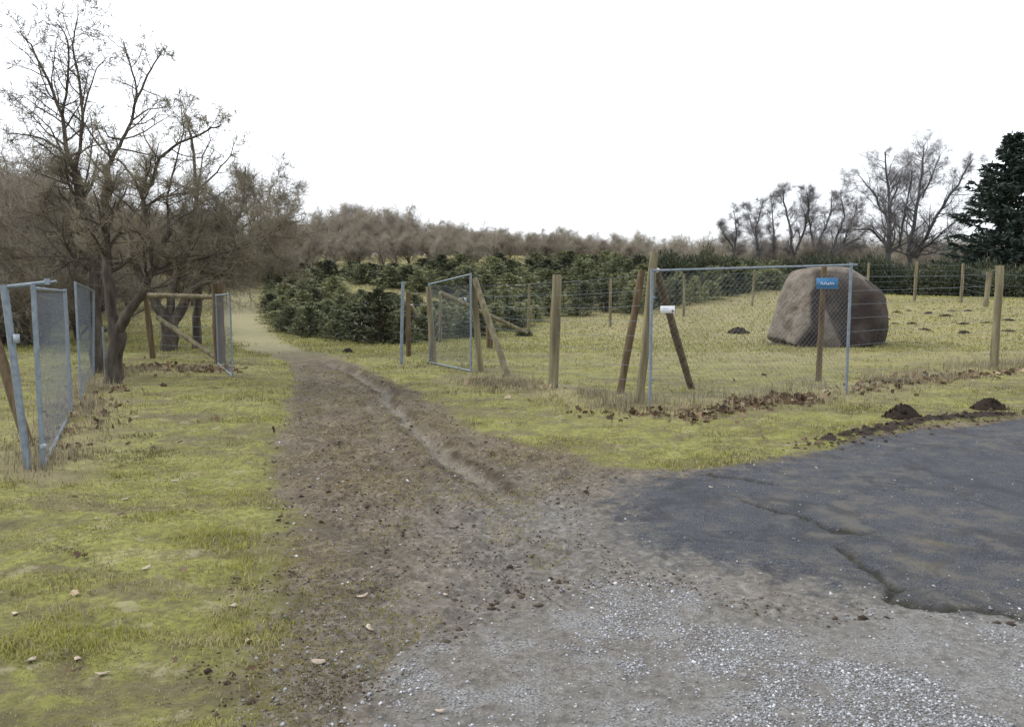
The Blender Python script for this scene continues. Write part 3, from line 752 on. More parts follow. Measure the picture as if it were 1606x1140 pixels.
tag(o, 'huge granite boulder with a dark side standing in the fenced field', 'boulder')

# ------------------------------------------------------------------ fences and gates
TOPB = Vector((0, 0, 1))
def wood_post(parent, p0, p1, r, name='post', mats=None, r1=None):
    mb = MB(); p0 = np.array(p0); p1 = np.array(p1); n = 7; pts = []
    for i in range(n):
        t_ = i / (n - 1); pts.append(p0 + (p1 - p0) * t_ + rng.normal(size=3) * r * 0.05)
    rr = np.linspace(r, r1 if r1 else r * .92, n) * (1 + 0.05 * rng.normal(size=n))
    mb.tube(pts, rr, 12, True, 1, 0, 0.06)
    return link(name, mb.mesh(name), mats or [M_wood, M_wood_cut], parent)
def steel(parent, pts, r=0.024, name='stile', mat=None):
    mb = MB(); mb.tube(pts, r, 10)
    return link(name, mb.mesh(name, True), mat or M_galv, parent)
def wire(parent, pts, r=0.0022, sag=0.015, name='wire'):
    mb = MB()
    for a_, b_ in zip(pts[:-1], pts[1:]):
        a_, b_ = np.array(a_), np.array(b_)
        mb.tube([a_ + (b_ - a_) * t_ - np.array([0, 0, sag * 4 * t_ * (1 - t_)]) for t_ in (0, .25, .5, .75, 1)], r, 4, False)
    return link(name, mb.mesh(name), M_wire, parent)
def V3(x, y, dz=0.0): return Vector((x, y, float(macro(x, y)) + dz))
def net(parent, a, b, h, cell=0.06, r=0.0016, name='wire_mesh', z0=0.06, bend=0.0):
    """diamond netting on the upright rectangle a-b, height h: straight crossing wires"""
    a, b = np.array(a), np.array(b); L = np.linalg.norm((b - a)[:2]); ex = (b - a) / L; ez = np.array([0, 0, 1.0]); nrm = np.cross(ex, ez)
    mb = MB(); H = h - z0; st = cell * 1.414
    for s in (1, -1):
        c = -H
        while c < L:
            u0, u1 = max(0, c), min(L, c + H)
            if u1 - u0 > 0.01:
                v0, v1 = (u0 - c, u1 - c) if s == 1 else (H - (u0 - c), H - (u1 - c))
                P = [a + ex * u0 + ez * (z0 + v0) + nrm * .002 * s, a + ex * u1 + ez * (z0 + v1) + nrm * .002 * s]
                mb.tube(P, r, 3, False)
            c += st
    return link(name, mb.mesh(name), M_wire, parent)
def gate_leaf(label, a, b, h, parts=('top', 'bottom'), over=0.0, mid=False, group=None, cell=0.06, r=0.0016, ha=None, hb=None, sr=.022):
    """a,b: feet of the two stiles"""
    a, b = Vector(a), Vector(b); ha = ha or h; hb = hb or h
    g = thing('tubular_gate', label, 'gate', (0, 0, 0), 0, group)
    steel(g, [a, a + TOPB * ha], sr); steel(g, [b, b + TOPB * hb], sr)
    d = (b - a).normalized()
    if 'top' in parts: steel(g, [a + TOPB * (ha - .03) + d * .01, b + TOPB * (hb - .03) + d * over], 0.017, 'top_rail')
    if 'bottom' in parts: steel(g, [a + TOPB * .05, b + TOPB * .05], 0.017, 'bottom_rail')
    if mid: steel(g, [a + TOPB * ha * .5, b + TOPB * hb * .5], 0.014, 'middle_rail')
    net(g, a, b, min(ha, hb) - .04, cell, r)
    return g

# --- right: strainer post with two struts, fence towards the middle gate
gA, gB = at(1019, 641), at(1327, 619)
hA, hB = (atY(1019, 421, gA.y).z - gA.z), (atY(1327, 409, gB.y).z - gB.z)
rg = gate_leaf('closed galvanised tubular gate with a small white notice in front of the boulder', gA, gB, hA, ('top',), 0.12, False, None, 0.06, 0.0015, hA, hB - 0.03)
d = (gB - gA).normalized()
mb = MB(); mb.tube([gA + TOPB * (hB - .02) * 0.0 + TOPB * 0.4, gA + TOPB * 0.4 + d * .05], 0.02, 6); link('hinge', mb.mesh('hinge'), M_galv, rg)
mb = MB(); mb.tube([gA + TOPB * 1.5, gA + TOPB * 1.5 + d * .05], 0.02, 6); link('hinge', mb.mesh('hinge'), M_galv, rg)
# white notice on the gate
nc = atY(1047, 485.5, gA.y + 0.10); rotz = math.atan2(d.y, d.x)
nt = thing('notice_plate', 'small white printed notice with a dark round mark fixed to the gate', 'sign', nc, rotz)
mb = MB(); mb.box((0, 0, 0), 0.232, 0.006, 0.098); link('plate', mb.mesh('plate'), M_white, nt)
for zz, x0_, x1_ in ((0.026, -0.085, 0.03), (0.010, -0.085, -0.005), (-0.006, -0.08, 0.01), (-0.022, -0.085, -0.02)):
    mb = MB(); x = x0_
    while x < x1_:
        w_ = rnd.uniform(.006, .016); mb.box((x + w_ / 2, -0.0045, zz), w_, 0.002, 0.005); x += w_ + .005
    link('print_line', mb.mesh('print_line'), M_print, nt)
mb = MB(); mb.tube([(0.082, -0.003, -0.022), (0.082, -0.0055, -0.022)], 0.017, 16); em = link('round_mark', mb.mesh('round_mark'), M_black, nt)
mb = MB(); mb.tube([(0.080, -0.0056, -0.026), (0.080, -0.0066, -0.026)], 0.006, 10); link('mark_centre', mb.mesh('mark_centre'), M_print, em)
mb = MB(); mb.tube([(-.14, .004, -.03), (.14, .004, -.03)], 0.004, 5); mb.tube([(-.14, .004, .045), (.14, .004, .045)], 0.004, 5)
link('tie_wire', mb.mesh('tie_wire'), M_black, nt)

fr = thing('wire_fence', 'timber post and wire fence between the middle gate and the galvanised gate', 'fence')
s0 = at(1006, 638) + Vector((0, .22, 0)); s1 = atY(1026, 396, s0.y)
wood_post(fr, s0 - TOPB * .1, s1, 0.064, 'post', [M_wood, M_wood_brown])
b0 = at(970, 622); wood_post(fr, b0 - TOPB * .1, atY(1007, 424, b0.y + .15), 0.058, 'strut', [M_wood_brown, M_wood_cut])
b0 = at(1088, 612); wood_post(fr, b0 - TOPB * .1, atY(1029, 424, s0.y + .12), 0.060, 'strut', [M_wood_brown, M_wood_cut])
p873 = at(867, 612); wood_post(fr, p873 - TOPB * .1, atY(874, 431, p873.y), 0.080)
p745 = at(754, 586) + Vector((0, .15, 0)); wood_post(fr, p745 - TOPB * .1, atY(741, 440, p745.y), 0.068)
b0 = at(800, 592); wood_post(fr, b0 - TOPB * .1, atY(744, 437, p745.y - .05), 0.065, 'strut')
for k in range(9):
    zz = 0.12 + k * 0.2
    wire(fr, [Vector((p745.x, p745.y, p745.z + zz * .98)), Vector((p873.x, p873.y, p873.z + zz)), Vector((s0.x, s0.y, s0.z + zz * 1.05))])
mb = MB()
ptsf = [p745, p873, s0]
for a_, b_ in zip(ptsf[:-1], ptsf[1:]):
    L = (b_ - a_).length; k = int(L / .3)
    for i in range(1, k):
        q_ = a_ + (b_ - a_) * (i / k); mb.tube([q_ + TOPB * .12, q_ + TOPB * 1.72], 0.0013, 3, False)
link('net_verticals', mb.mesh('net_verticals'), M_wire, fr)

# --- blue sign on its own stake
sp = at(1283, 601)
sg = thing('signpost', 'brown wooden stake carrying a small blue sign with white lettering', 'sign', sp)
stt = atY(1293, 419, sp.y) - sp
wood_post(sg, (0, 0, -.1), stt, 0.050, 'post', [M_wood_brown, M_wood_brown])
sc_ = atY(1297.5, 444.5, sp.y - .075) - sp
mb = MB(); mb.box(sc_, 0.365, 0.012, 0.185); pl = link('sign_plate', mb.mesh('sign_plate'), M_blue, sg)
mb = MB(); x = -0.115
for hgt_, wd in ((.048, .02), (.030, .024), (.036, .02), (.058, .014), (.032, .024), (.028, .026), (.042, .02), (.030, .022), (.026, .022)):
    mb.box(sc_ + Vector((x + wd * .2, -.0075, -0.022 + hgt_ / 2)), wd * .34, .003, hgt_)
    mb.box(sc_ + Vector((x + wd * .55, -.0077, -0.022 + hgt_ * rnd.choice((.2, .5, .85)))), wd * .8, .003, .009)
    x += wd + .005
link('lettering', mb.mesh('lettering'), M_white, pl)
mb = MB(); mb.box(sc_ + Vector((0, -.0072, .082)), .35, .002, .005); mb.box(sc_ + Vector((0, -.0072, -.082)), .35, .002, .005); link('border', mb.mesh('border'), flat_mat('pale_blue_paint', (.16, .33, .52)), pl)

# --- right roadside fence
fr2 = thing('wire_fence', 'roadside wire fence with a leaning post beyond the galvanised gate', 'fence')
q1 = at(1558, 580); q1t = atY(1569, 417, q1.y)
wood_post(fr2, q1 - TOPB * .1, q1t, 0.076)
q2 = Vector((q1.x + 3.4, q1.y + 1.6, q1.z)); wood_post(fr2, q2 - TOPB * .1, q2 + TOPB * 1.95, 0.08)
for k in range(9):
    zz = 0.12 + k * 0.21
    wire(fr2, [Vector((gB.x, gB.y, gB.z + zz)), q1 + (q1t - q1) * (zz / 1.95), q2 + TOPB * zz])

# --- far fence round the field
fb = thing('wire_fence', 'back fence of thin timber posts behind the boulder', 'fence')
far_posts = [(690, 538, 457, 0.06), (829, 522, 446, .062), (957, 514, 438, .062), (1072, 497, 430, .062), (1178, 481, 424, .062), (1261, 476, 420, .06), (1357, 474, 412, .062), (1432, 474, 410, .075), (1505, 476, 413, .072)]
tops = []
for px, pb, pt, r_ in far_posts:
    p = at(px, pb); tp = atY(px + (6 if px > 1100 else 1), pt, p.y)
    # real height about 1.9 m: keep depth from the apparent size
    Yd = min(max(1.9 * FPX / (pb - pt), p.y * .8), p.y * 1.6); 
    p = V3((px - CX) / FPX * p.y, p.y); tp = Vector((tp.x, p.y, p.z + (tp.z - p.z)))
    wood_post(fb, p - TOPB * .1, tp, r_ * max(.8, p.y / 38)); tops.append((p, tp))
p = at(1545, 482); tp = atY(1552, 426, p.y); wood_post(fb, p - TOPB * .1, tp, 0.10); tops.append((p, tp))
for k in range(7):
    f_ = 0.1 + 0.14 * k
    wire(fb, [p + (tp - p) * f_ for p, tp in tops], 0.003)

# --- middle gate
mA, mB = at(739, 586), at(674, 572)
mg = gate_leaf('narrow galvanised gate leaf between timber posts in the middle of the picture', mA, mB, 1.9, ('top', 'bottom'), 0, False, None, 0.06, 0.0014,
               atY(733, 428, mA.y).z - mA.z, atY(668, 444, mB.y).z - mB.z)
lc = atY(730, 470, mA.y)
mb = MB(); mb.box(lc, .05, .04, .08); mb.tube([lc + Vector((-.05, -.03, .02)), lc + Vector((-.13, -.03, .02))], .012, 6); link('latch', mb.mesh('latch'), M_zinc, mg)
p = at(629, 573)
st_ = thing('steel_post', 'lone galvanised steel post at the far side of the narrow gate', 'post'); 
steel(st_, [p - TOPB * .05, atY(632, 443, p.y)], 0.036, 'tube'); mb = MB(); tp = atY(632, 443, p.y); mb.tube([tp, tp + TOPB * .02], .04, 10); link('cap', mb.mesh('cap'), M_galv, st_)
fm = thing('timber_strainer', 'short run of timber posts and slanting struts behind the narrow gate', 'fence')
p = at(680, 573); wood_post(fm, p + Vector((0, .15, -.1)), atY(672, 450, p.y + .15), 0.062)
p = at(640, 562); wood_post(fm, p + Vector((0, .1, -.1)), atY(640, 458, p.y + .1), 0.06, 'post', [M_wood_brown, M_wood_cut])
p = at(670, 535); wood_post(fm, Vector((p.x, p.y - 3, 0.02)) * 1.0 if False else p, atY(645, 478, p.y - .3), 0.07, 'strut')
p = at(768, 548); wood_post(fm, p - TOPB * .05, atY(768, 498, p.y), 0.10, 'stump', [M_wood_brown, M_wood_cut])
p1_ = atY(826, 522, 20.0); p0_ = atY(690, 459, 18.2); wood_post(fm, p0_, p1_, 0.055, 'rail')
for k in range(6):
    zz = .2 + .27 * k; a_ = at(680, 573); b_ = at(640, 562); c_ = at(690, 538)
    wire(fm, [b_ + TOPB * zz, a_ + TOPB * zz * 1.0, c_ + TOPB * zz], 0.0025)

# --- left: open gate leaf seen nearly edge-on
lA, lB = at(68, 741), at(112, 651)
lg = gate_leaf('open galvanised gate leaf with wire netting seen edge-on at the left', lA, lB, 1.7, ('top', 'bottom'), 0, False, None, 0.05, 0.0010,
               atY(60, 447, lA.y).z - lA.z, atY(92, 453, lB.y).z - lB.z)
bc = atY(66, 700, lA.y - .035); mb = MB(); mb.tube([bc, bc + Vector((0, .03, 0))], .022, 10); mb.tube([bc + Vector((0, -.012, 0)), bc], .013, 6); link('bolt', mb.mesh('bolt'), M_zinc, lg)
lp_ = thing('gate_post', 'leaning galvanised steel post with a short top bar at the left edge', 'post')
pb_ = at(45, 741); pt_ = atY(6, 447, pb_.y - .0)
steel(lp_, [pb_ - TOPB * .05, pb_ + (pt_ - pb_) * .5, pt_], 0.032, 'tube')
tb = atY(74, 443, pb_.y + .05); steel(lp_, [pt_ - TOPB * .02, tb], 0.018, 'top_bar')
mb = MB(); mb.tube([tb - TOPB * .02, tb + TOPB * .035], .024, 8); mb.tube([tb, tb + Vector((.07, .02, .01))], .013, 6); link('hook', mb.mesh('hook'), M_galv, lp_)
lc = atY(26, 531, pb_.y - .03); mb = MB(); mb.box(lc, .034, .04, .075); link('latch', mb.mesh('latch'), M_zinc, lp_)
st_ = thing('timber_prop', 'dark wooden prop slanting behind the leaning steel post', 'post')
p = at(38, 706); wood_post(st_, p + Vector((0, .1, -.05)), atY(-8, 530, p.y + .3), 0.055, 'pole', [M_wood_brown, M_wood_cut])

# mesh panel running back to the tree
pa = at(100, 640) + Vector((.05, .35, 0)); pb2 = at(147, 592)
pn = thing('mesh_panel', 'galvanised mesh fence panel running back to the left tree', 'fence')
steel(pn, [pa, pa + TOPB * 1.72], 0.015); steel(pn, [pb2, atY(147, 456, pb2.y)], 0.020)
steel(pn, [pa + TOPB * 1.70, atY(147, 457, pb2.y)], 0.016, 'top_rail')
net(pn, pa, pb2, 1.66, 0.06, 0.0008)
p = at(166, 594); st_ = thing('steel_stake', 'thin pale steel stake close against the left tree trunk', 'post')
steel(st_, [p - TOPB * .05, atY(161, 514, p.y)], 0.018, 'tube')
mb = MB(); tp = atY(161, 514, p.y); mb.tube([tp, tp + TOPB * .015], .021, 8); link('cap', mb.mesh('cap'), M_galv, st_)

# far left gate leaf and timber strainer
fA, fB = at(365, 594), at(342, 573)
fg = gate_leaf('open galvanised gate leaf seen edge-on beside the track behind the left tree', fA, fB, 1.7, ('top', 'bottom'), 0, False, None, 0.055, 0.0008,
               atY(364, 459, fA.y).z - fA.z, atY(341, 461, fB.y).z - fB.z, .014)
fl = thing('timber_strainer', 'timber strainer with a long top rail and slanting strut behind the left tree', 'fence')
p = fB + Vector((-.05, .25, 0)); wood_post(fl, p - TOPB * .1, p + TOPB * 1.76, 0.13, 'post', [M_wood_brown, M_wood_cut])
pL = at(225, 568); wood_post(fl, pL + Vector((0, .5, -.1)), atY(228, 458, pL.y + .5), 0.07, 'post', [M_wood_brown, M_wood_cut])
wood_post(fl, atY(226, 463, pL.y + .4), atY(345, 466, p.y), 0.052, 'top_rail')
wood_post(fl, atY(247, 498, pL.y + .5), p + TOPB * .08, 0.055, 'strut')
for k in range(7):
    zz = .15 + .22 * k; wire(fl, [pL + Vector((0, .5, zz)), p + TOPB * zz], .003)

# ------------------------------------------------------------------ trees
class Tree:
    def __init__(s, seed): s.r = np.random.default_rng(seed); s.limbs = []; s.t0 = []; s.t1 = []; s.tw = []
    def twig(s, a, b, w): s.t0.append(a); s.t1.append(b); s.tw.append(w)
    def grow(s, p, d, L, r, lev, prm):
        R_ = s.r; n = prm['seg'][lev]; pts = [p]; dirs = [d]; step = L / n
        for i in range(n):
            d = d + R_.normal(size=3) * prm['wob'][lev] + np.array([0, 0, prm['up'][lev]]); d = d / np.linalg.norm(d)
            p = p + d * step; pts.append(p); dirs.append(d)
        rad = r * (1 - np.linspace(0, 1, n + 1) * prm['tap'][lev])
        last = lev == len(prm['n']) - 1
        if not last or r > prm.get('minr', .006):
            s.limbs.append((pts, rad, prm['sides'][lev]))
        else:
            for i in range(n): s.twig(pts[i], pts[i + 1], rad[i])
        if lev + 1 < len(prm['n']) + (0 if last else 0) and not last:
            s.children(pts, rad, L, lev, prm)
        else: s.sprigs(pts, dirs, rad, L, prm)
    def children(s, pts, rad, L, lev, prm, k=None, t0=None):
        R_ = s.r; k = k or prm['n'][lev + 1]; t0 = prm['from'][lev] if t0 is None else t0; n = len(pts) - 1
        for j in range(k):
            t_ = t0 + (1 - t0) * ((j + R_.random()) / k); f = t_ * n; i = min(int(f), n - 1); q_ = pts[i] + (pts[i + 1] - pts[i]) * (f - i)
            ax = pts[i + 1] - pts[i]; ax = ax / (np.linalg.norm(ax) + 1e-9)
            v = R_.normal(size=3); v = v - ax * v.dot(ax); v /= np.linalg.norm(v) + 1e-9
            a = R(prm['ang'][lev + 1]) * (0.7 + .6 * R_.random()); nd = ax * math.cos(a) + v * math.sin(a)
            rr = np.interp(f, range(n + 1), rad)
            s.grow(q_, nd, L * prm['len'][lev + 1] * (0.65 + .7 * R_.random()) * (1.15 - .5 * t_), rr * prm['rr'][lev + 1], lev + 1, prm)
    def sprigs(s, pts, dirs, rad, L, prm):
        R_ = s.r; m = prm['sprig']
        for _ in range(m):
            f = R_.random() * (len(pts) - 1); i = min(int(f), len(pts) - 2); q_ = pts[i] + (pts[i + 1] - pts[i]) * (f - i)
            d = dirs[i] * .6 + R_.normal(size=3) * .7 + np.array([0, 0, .15]); d /= np.linalg.norm(d)
            s.twig(q_, q_ + d * prm['slen'] * (.4 + .9 * R_.random()), prm['sw'])
    def build(s, name, label, cat, mats, loc=(0, 0, 0), rz=0, group=None):
        lm, tm = s.meshes(name)
        return place(lm, tm, name, label, cat, mats, loc, rz, group)
    def meshes(s, name):
        mb = MB()
        for pts, rad, n in s.limbs: mb.tube(pts, rad, n, n > 5)
        lm = mb.mesh(name + '_trunk', True)
        tm = None
        if s.t0:
            V, F = slivers(np.array(s.t0), np.array(s.t1), np.array(s.tw))
            tm = np_mesh(name + '_crown', V, [F], attrs={'rnd': np.repeat(np.clip(s.r.normal(.5, .25, len(s.t0)), 0, 1), 4)})
        return lm, tm
def place(lm, tm, name, label, cat, mats, loc, rz=0, group=None, scale=1.0, sz=None):
    g = thing(name, label, cat, loc, rz, group); g.scale = (scale, scale, sz or scale)
    link('trunk', lm, mats[0], g)
    if tm is not None: link('crown', tm, mats[1], g)
    return g

# the big pruned tree at the left, main limbs laid out one by one
def limb(tr, pix, r0, r1, Y0, dY=0.0, sides=8, sub=3, jitter=.014):
    n = len(pix); P = [np.array(atY(px, py, Y0 + dY * i / (n - 1))) for i, (px, py) in enumerate(pix)]
    out = []
    for a_, b_ in zip(P[:-1], P[1:]):
        for k in range(sub): out.append(a_ + (b_ - a_) * k / sub + tr.r.normal(size=3) * jitter * (0 if (k == 0 and a_ is P[0]) else 1) * min(1, r0 * 12))
    out.append(P[-1]); rad = np.linspace(r0, r1, len(out))
    tr.limbs.append((out, rad * (0.72 if r0 < .07 else 0.92), sides)); return out, rad
PRM_L = dict(n=[1, 7, 8], seg=[6, 5, 4], wob=[.08, .16, .22], up=[.0, .05, .03], tap=[.6, .75, .85], sides=[7, 5, 4], len=[1, .5, .5], ang=[0, 55, 52], rr=[1, .40, .50], sprig=22, slen=.17, sw=.0030, minr=.0045)
PRM_L['from'] = [.25, .2]
PRM_UP = dict(PRM_L, n=[1, 7, 6], sprig=8, len=[1, .40, .45], slen=.13, sw=.0036)
def left_twigs(tr, pts, rad, L, Yd, cap=2.3):
    # split the limb where it leaves the dense lower crown (about 3.7 m up)
    zc = CAM_Z + (HORIZON - 285) / FPX * Yd
    lo = [i for i, p_ in enumerate(pts) if p_[2] < zc and p_[2] > 1.35 + 0.2]; hi = [i for i, p_ in enumerate(pts) if p_[2] >= zc]
    k = Yd / 14.0
    for idx, prm, dens in ((lo, dict(PRM_L, sprig=26, slen=.34 * k, sw=.0031 * k), 8.0), (hi, dict(PRM_UP, slen=.17 * k, sw=.0050 * k), 6.0)):
        if len(idx) < 2 or (prm['sprig'] > 9 and len(idx) < 5): continue
        pp = [pts[i] for i in idx]; rr = np.array([rad[i] for i in idx]); l = sum(np.linalg.norm(b_ - a_) for a_, b_ in zip(pp[:-1], pp[1:]))
        tr.children(pp, rr, min(max(l, 1.6 if prm['sprig'] > 9 else 1.0), cap) * k, 0, prm, k=max(2, int(dens * l / k)), t0=.03)
b1 = at(176, 604); Y1 = b1.y
T1 = Tree(5)
up = []
limb(T1, [(177, 612), (178, 590), (181, 550), (186, 520)], .17, .135, Y1, .0, 12)
up.append(limb(T1, [(186, 520), (200, 495), (222, 462), (236, 432), (246, 400), (270, 360)], .105, .04, Y1, -.3, 10))
up.append(limb(T1, [(182, 530), (176, 490), (172, 450), (168, 400), (160, 350), (168, 290), (168, 262)], .11, .06, Y1, .3, 10))
up.append(limb(T1, [(240, 420), (228, 340), (222, 306), (238, 288), (250, 247), (282, 225), (326, 206), (345, 198)], .06, .014, Y1 - .2, -.5))
up.append(limb(T1, [(222, 306), (205, 272), (190, 255), (178, 248)], .035, .015, Y1 - .2, .2))
up.append(limb(T1, [(168, 262), (178, 243), (192, 220), (206, 190), (216, 152), (208, 115), (194, 66)], .055, .014, Y1 + .3, .2))
up.append(limb(T1, [(216, 152), (232, 118), (247, 92), (258, 76)], .028, .010, Y1 + .4, .2))
up.append(limb(T1, [(206, 190), (232, 172), (262, 168)], .022, .008, Y1 + .4, .2))
up.append(limb(T1, [(192, 220), (170, 215), (163, 200)], .025, .010, Y1 + .3, -.3))
up.append(limb(T1, [(264, 372), (262, 310), (275, 260), (288, 205), (284, 165)], .032, .010, Y1 - .2, .6))
up.append(limb(T1, [(236, 432), (300, 410), (360, 395), (410, 372), (440, 360)], .045, .012, Y1 - .2, .9))
for pts, rad in up:
    L = sum(np.linalg.norm(b_ - a_) for a_, b_ in zip(pts[:-1], pts[1:]))
    left_twigs(T1, pts, rad, L, Y1)
T1.build('pruned_tree', 'bare pruned tree with a forked trunk in front at the left', 'tree', [M_bark_dark, M_twig])

b2 = at(154, 588); Y2 = b2.y
T2 = Tree(6); up = []
up.append(limb(T2, [(158, 600), (153, 570), (150, 520), (149, 460), (150, 400), (140, 350), (127, 315), (118, 270)], .15, .085, Y2, .0, 12))
up.append(limb(T2, [(118, 270), (104, 232), (98, 182), (76, 128), (48, 70), (31, 48)], .065, .012, Y2, .3))
up.append(limb(T2, [(98, 182), (106, 135), (108, 72), (100, 50), (87, 35)], .035, .010, Y2 + .1, -.3))
up.append(limb(T2, [(118, 270), (126, 235), (130, 182), (123, 120), (113, 72), (120, 38), (122, 10)], .052, .008, Y2, -.3))
up.append(limb(T2, [(130, 182), (140, 140), (152, 108), (168, 90)], .025, .008, Y2 - .1, .4))
up.append(limb(T2, [(97, 236), (66, 217), (36, 211), (6, 209)], .032, .010, Y2 + .1, -.5))
up.append(limb(T2, [(97, 236), (78, 200), (56, 180), (38, 166)], .024, .008, Y2 + .1, .4))
up.append(limb(T2, [(97, 192), (80, 180), (60, 168), (38, 152), (18, 146)], .022, .007, Y2 + .2, .3))
up.append(limb(T2, [(75, 124), (50, 110), (30, 103)], .018, .006, Y2 + .2, -.2))
up.append(limb(T2, [(128, 320), (108, 290), (90, 283), (60, 272)], .035, .012, Y2, -.4))
up.append(limb(T2, [(128, 310), (140, 262), (146, 215), (142, 180)], .03, .010, Y2, .4))
up.append(limb(T2, [(150, 400), (110, 410), (80, 430), (50, 445)], .03, .010, Y2, -.6))
up.append(limb(T2, [(148, 420), (100, 402), (50, 402), (5, 408)], .03, .010, Y2, .6))
for pts, rad in up:
    L = sum(np.linalg.norm(b_ - a_) for a_, b_ in zip(pts[:-1], pts[1:]))
    left_twigs(T2, pts, rad, L, Y2)
T2.build('pruned_tree', 'taller bare pruned tree with one upright trunk beside the mesh panel', 'tree', [M_bark_dark, M_twig])

b3 = at(266, 552); Y3 = b3.y
T3 = Tree(8); up = []
limb(T3, [(266, 556), (266, 530), (265, 505)], .24, .22, Y3, 0, 12)
up.append(limb(T3, [(264, 510), (252, 488), (236, 462), (215, 420), (205, 380), (190, 340)], .17, .05, Y3, -.4, 10))
up.append(limb(T3, [(268, 510), (282, 488), (300, 455), (320, 420), (350, 380), (380, 330), (385, 262)], .17, .02, Y3, .4, 10))
up.append(limb(T3, [(266, 512), (268, 470), (280, 420), (300, 370), (310, 300), (300, 215), (288, 175)], .13, .015, Y3, .9, 10))
up.append(limb(T3, [(300, 455), (360, 420), (400, 398), (425, 362), (446, 345)], .07, .012, Y3, -.6, 8))
up.append(limb(T3, [(310, 300), (340, 270), (362, 245), (368, 225)], .04, .010, Y3 + .9, .3))
up.append(limb(T3, [(350, 380), (390, 350), (415, 330), (428, 290)], .05, .010, Y3 + .3, .3))
up.append(limb(T3, [(310, 300), (318, 245), (330, 220), (322, 180)], .035, .010, Y3 + .9, .3))
for pts, rad in up:
    L = sum(np.linalg.norm(b_ - a_) for a_, b_ in zip(pts[:-1], pts[1:]))
    left_twigs(T3, pts, rad, L, Y3, 1.6)
T3.build('pruned_tree', 'stout trunked bare tree with a V shaped fork under the timber rail', 'tree', [M_bark_dark, M_twig])
b4 = at(308, 548)
T4 = Tree(9)
pts, rad = limb(T4, [(308, 552), (309, 500), (312, 450), (330, 400), (345, 350), (352, 310)], .14, .03, b4.y, .4, 10)
T4.children(pts, rad, 2.4, 0, dict(PRM_L, sprig=24, slen=.24, sw=.0042), k=16, t0=.35)
T4.build('pruned_tree', 'slender dark trunk behind the slanting timber strut', 'tree', [M_bark_dark, M_twig])

# thicket and woodland trees: five shapes, copied
PRM_T = dict(n=[1, 10, 8, 5], seg=[6, 6, 5, 3], wob=[.10, .14, .2, .25], up=[.06, .10, .08, .05], tap=[.55, .75, .85, .9], sides=[7, 5, 4, 3],
             len=[1, .62, .45, .45], ang=[0, 50, 50, 45], rr=[1, .5, .45, .5], sprig=8, slen=.8, sw=.0056, minr=.03)
PRM_T['from'] = [.03, .2, .15]
wood = []
for s in range(5):
    T = Tree(40 + s)
    for _ in range(1 + s % 3):
        a = T.r.random() * 6.28; T.grow(np.array([.25 * math.cos(a), .25 * math.sin(a), -.1]), np.array([.25 * T.r.normal(), .25 * T.r.normal(), 1.0]), 3.4, .13, 0, PRM_T)
    lm, tm = T.meshes('woodland_tree')
    V = np.zeros(len(tm.vertices) * 3); tm.vertices.foreach_get('co', V); wood.append((lm, tm, np.percentile(V.reshape(-1, 3)[:, 2], 97)))

def wood_tree(px, toppx, Y, label, group, mats=None, z_off=0, k=None, wide=1.0):
    x = (px - CX) / FPX * Y; z = float(macro(x, Y)); h = (atY(px, toppx, Y).z - z)
    lm, tm, hh = wood[k if k is not None else rnd.randrange(5)]
    s = max(h, 2.0) / hh
    sxy = s * rnd.uniform(.95, 1.25) * wide
    return place(lm, tm, 'woodland_tree', label, 'tree', mats or [M_bark, M_twig_far], (x, Y, z - .05), rnd.random() * 6.28, group, sxy, s)
def ridge_label(px):
    if px < 640: z = 'bare brown tree of the ridge wood above the dirt track'
    elif px < 860: z = 'bare brown tree of the ridge wood above the narrow gate'
    else: z = 'bare brown tree at the low right end of the ridge wood'
    return z, z.replace('bare brown tree', 'bare trees')
def skyline(px):
    return np.interp(px, [-200, 0, 40, 90, 140, 250, 350, 420, 470, 500, 540, 600, 650, 700, 780, 850, 900, 960, 1020, 1080, 1150, 1250, 1400, 1700],
                     [200, 236, 262, 300, 315, 320, 335, 350, 352, 340, 330, 330, 342, 352, 360, 366, 374, 376, 380, 384, 384, 385, 385, 385])
# the brown wood along the ridge
for row, (Y0, dpx, dh) in enumerate([(54.5, 34, 70), (58, 36, 58), (64, 38, 42), (73, 38, 26), (86, 34, 12), (98, 28, 3), (112, 25, -3)]):
    px = 380 + row * 9
    while px < 1120:
        tp = skyline(px) - 4 + dh + rnd.uniform(-6, 12)
        wood_tree(px + rnd.uniform(-10, 10), tp, Y0 + rnd.uniform(-4, 5) + max(0, px - 800) * .06, *ridge_label(px))
        px += dpx * rnd.uniform(.7, 1.3)
# thicket at the left behind the pruned trees
for Y0, dpx, dh, x0_, x1_ in [(24, 62, 60, -90, 150), (31, 48, 4, -110, 130), (38, 46, 34, 60, 430), (48, 34, 16, 60, 470), (60, 30, 6, 100, 480)]:
    px = x0_
    while px < x1_:
        if not (335 < px < 425 and Y0 < 45): wood_tree(px + rnd.uniform(-10, 10), skyline(px) + dh + rnd.uniform(-6, 16), Y0 + rnd.uniform(-3, 3), 'bare olive brown thicket tree behind the left fence', 'thicket trees behind the left fence', [M_bark, M_twig])
        px += dpx * rnd.uniform(.7, 1.3)
# low grey wood behind the right hedge
for Y0, dpx, tp0 in [(66, 24, 392), (74, 22, 383), (88, 20, 375)]:
    px = 1040
    while px < 1680:
        wood_tree(px, tp0 + rnd.uniform(-6, 16), Y0 + rnd.uniform(-3, 3), 'low bare bush in the scrub behind the hedge row', 'bare scrub behind the hedge row', None)
        px += dpx * rnd.uniform(.7, 1.3)

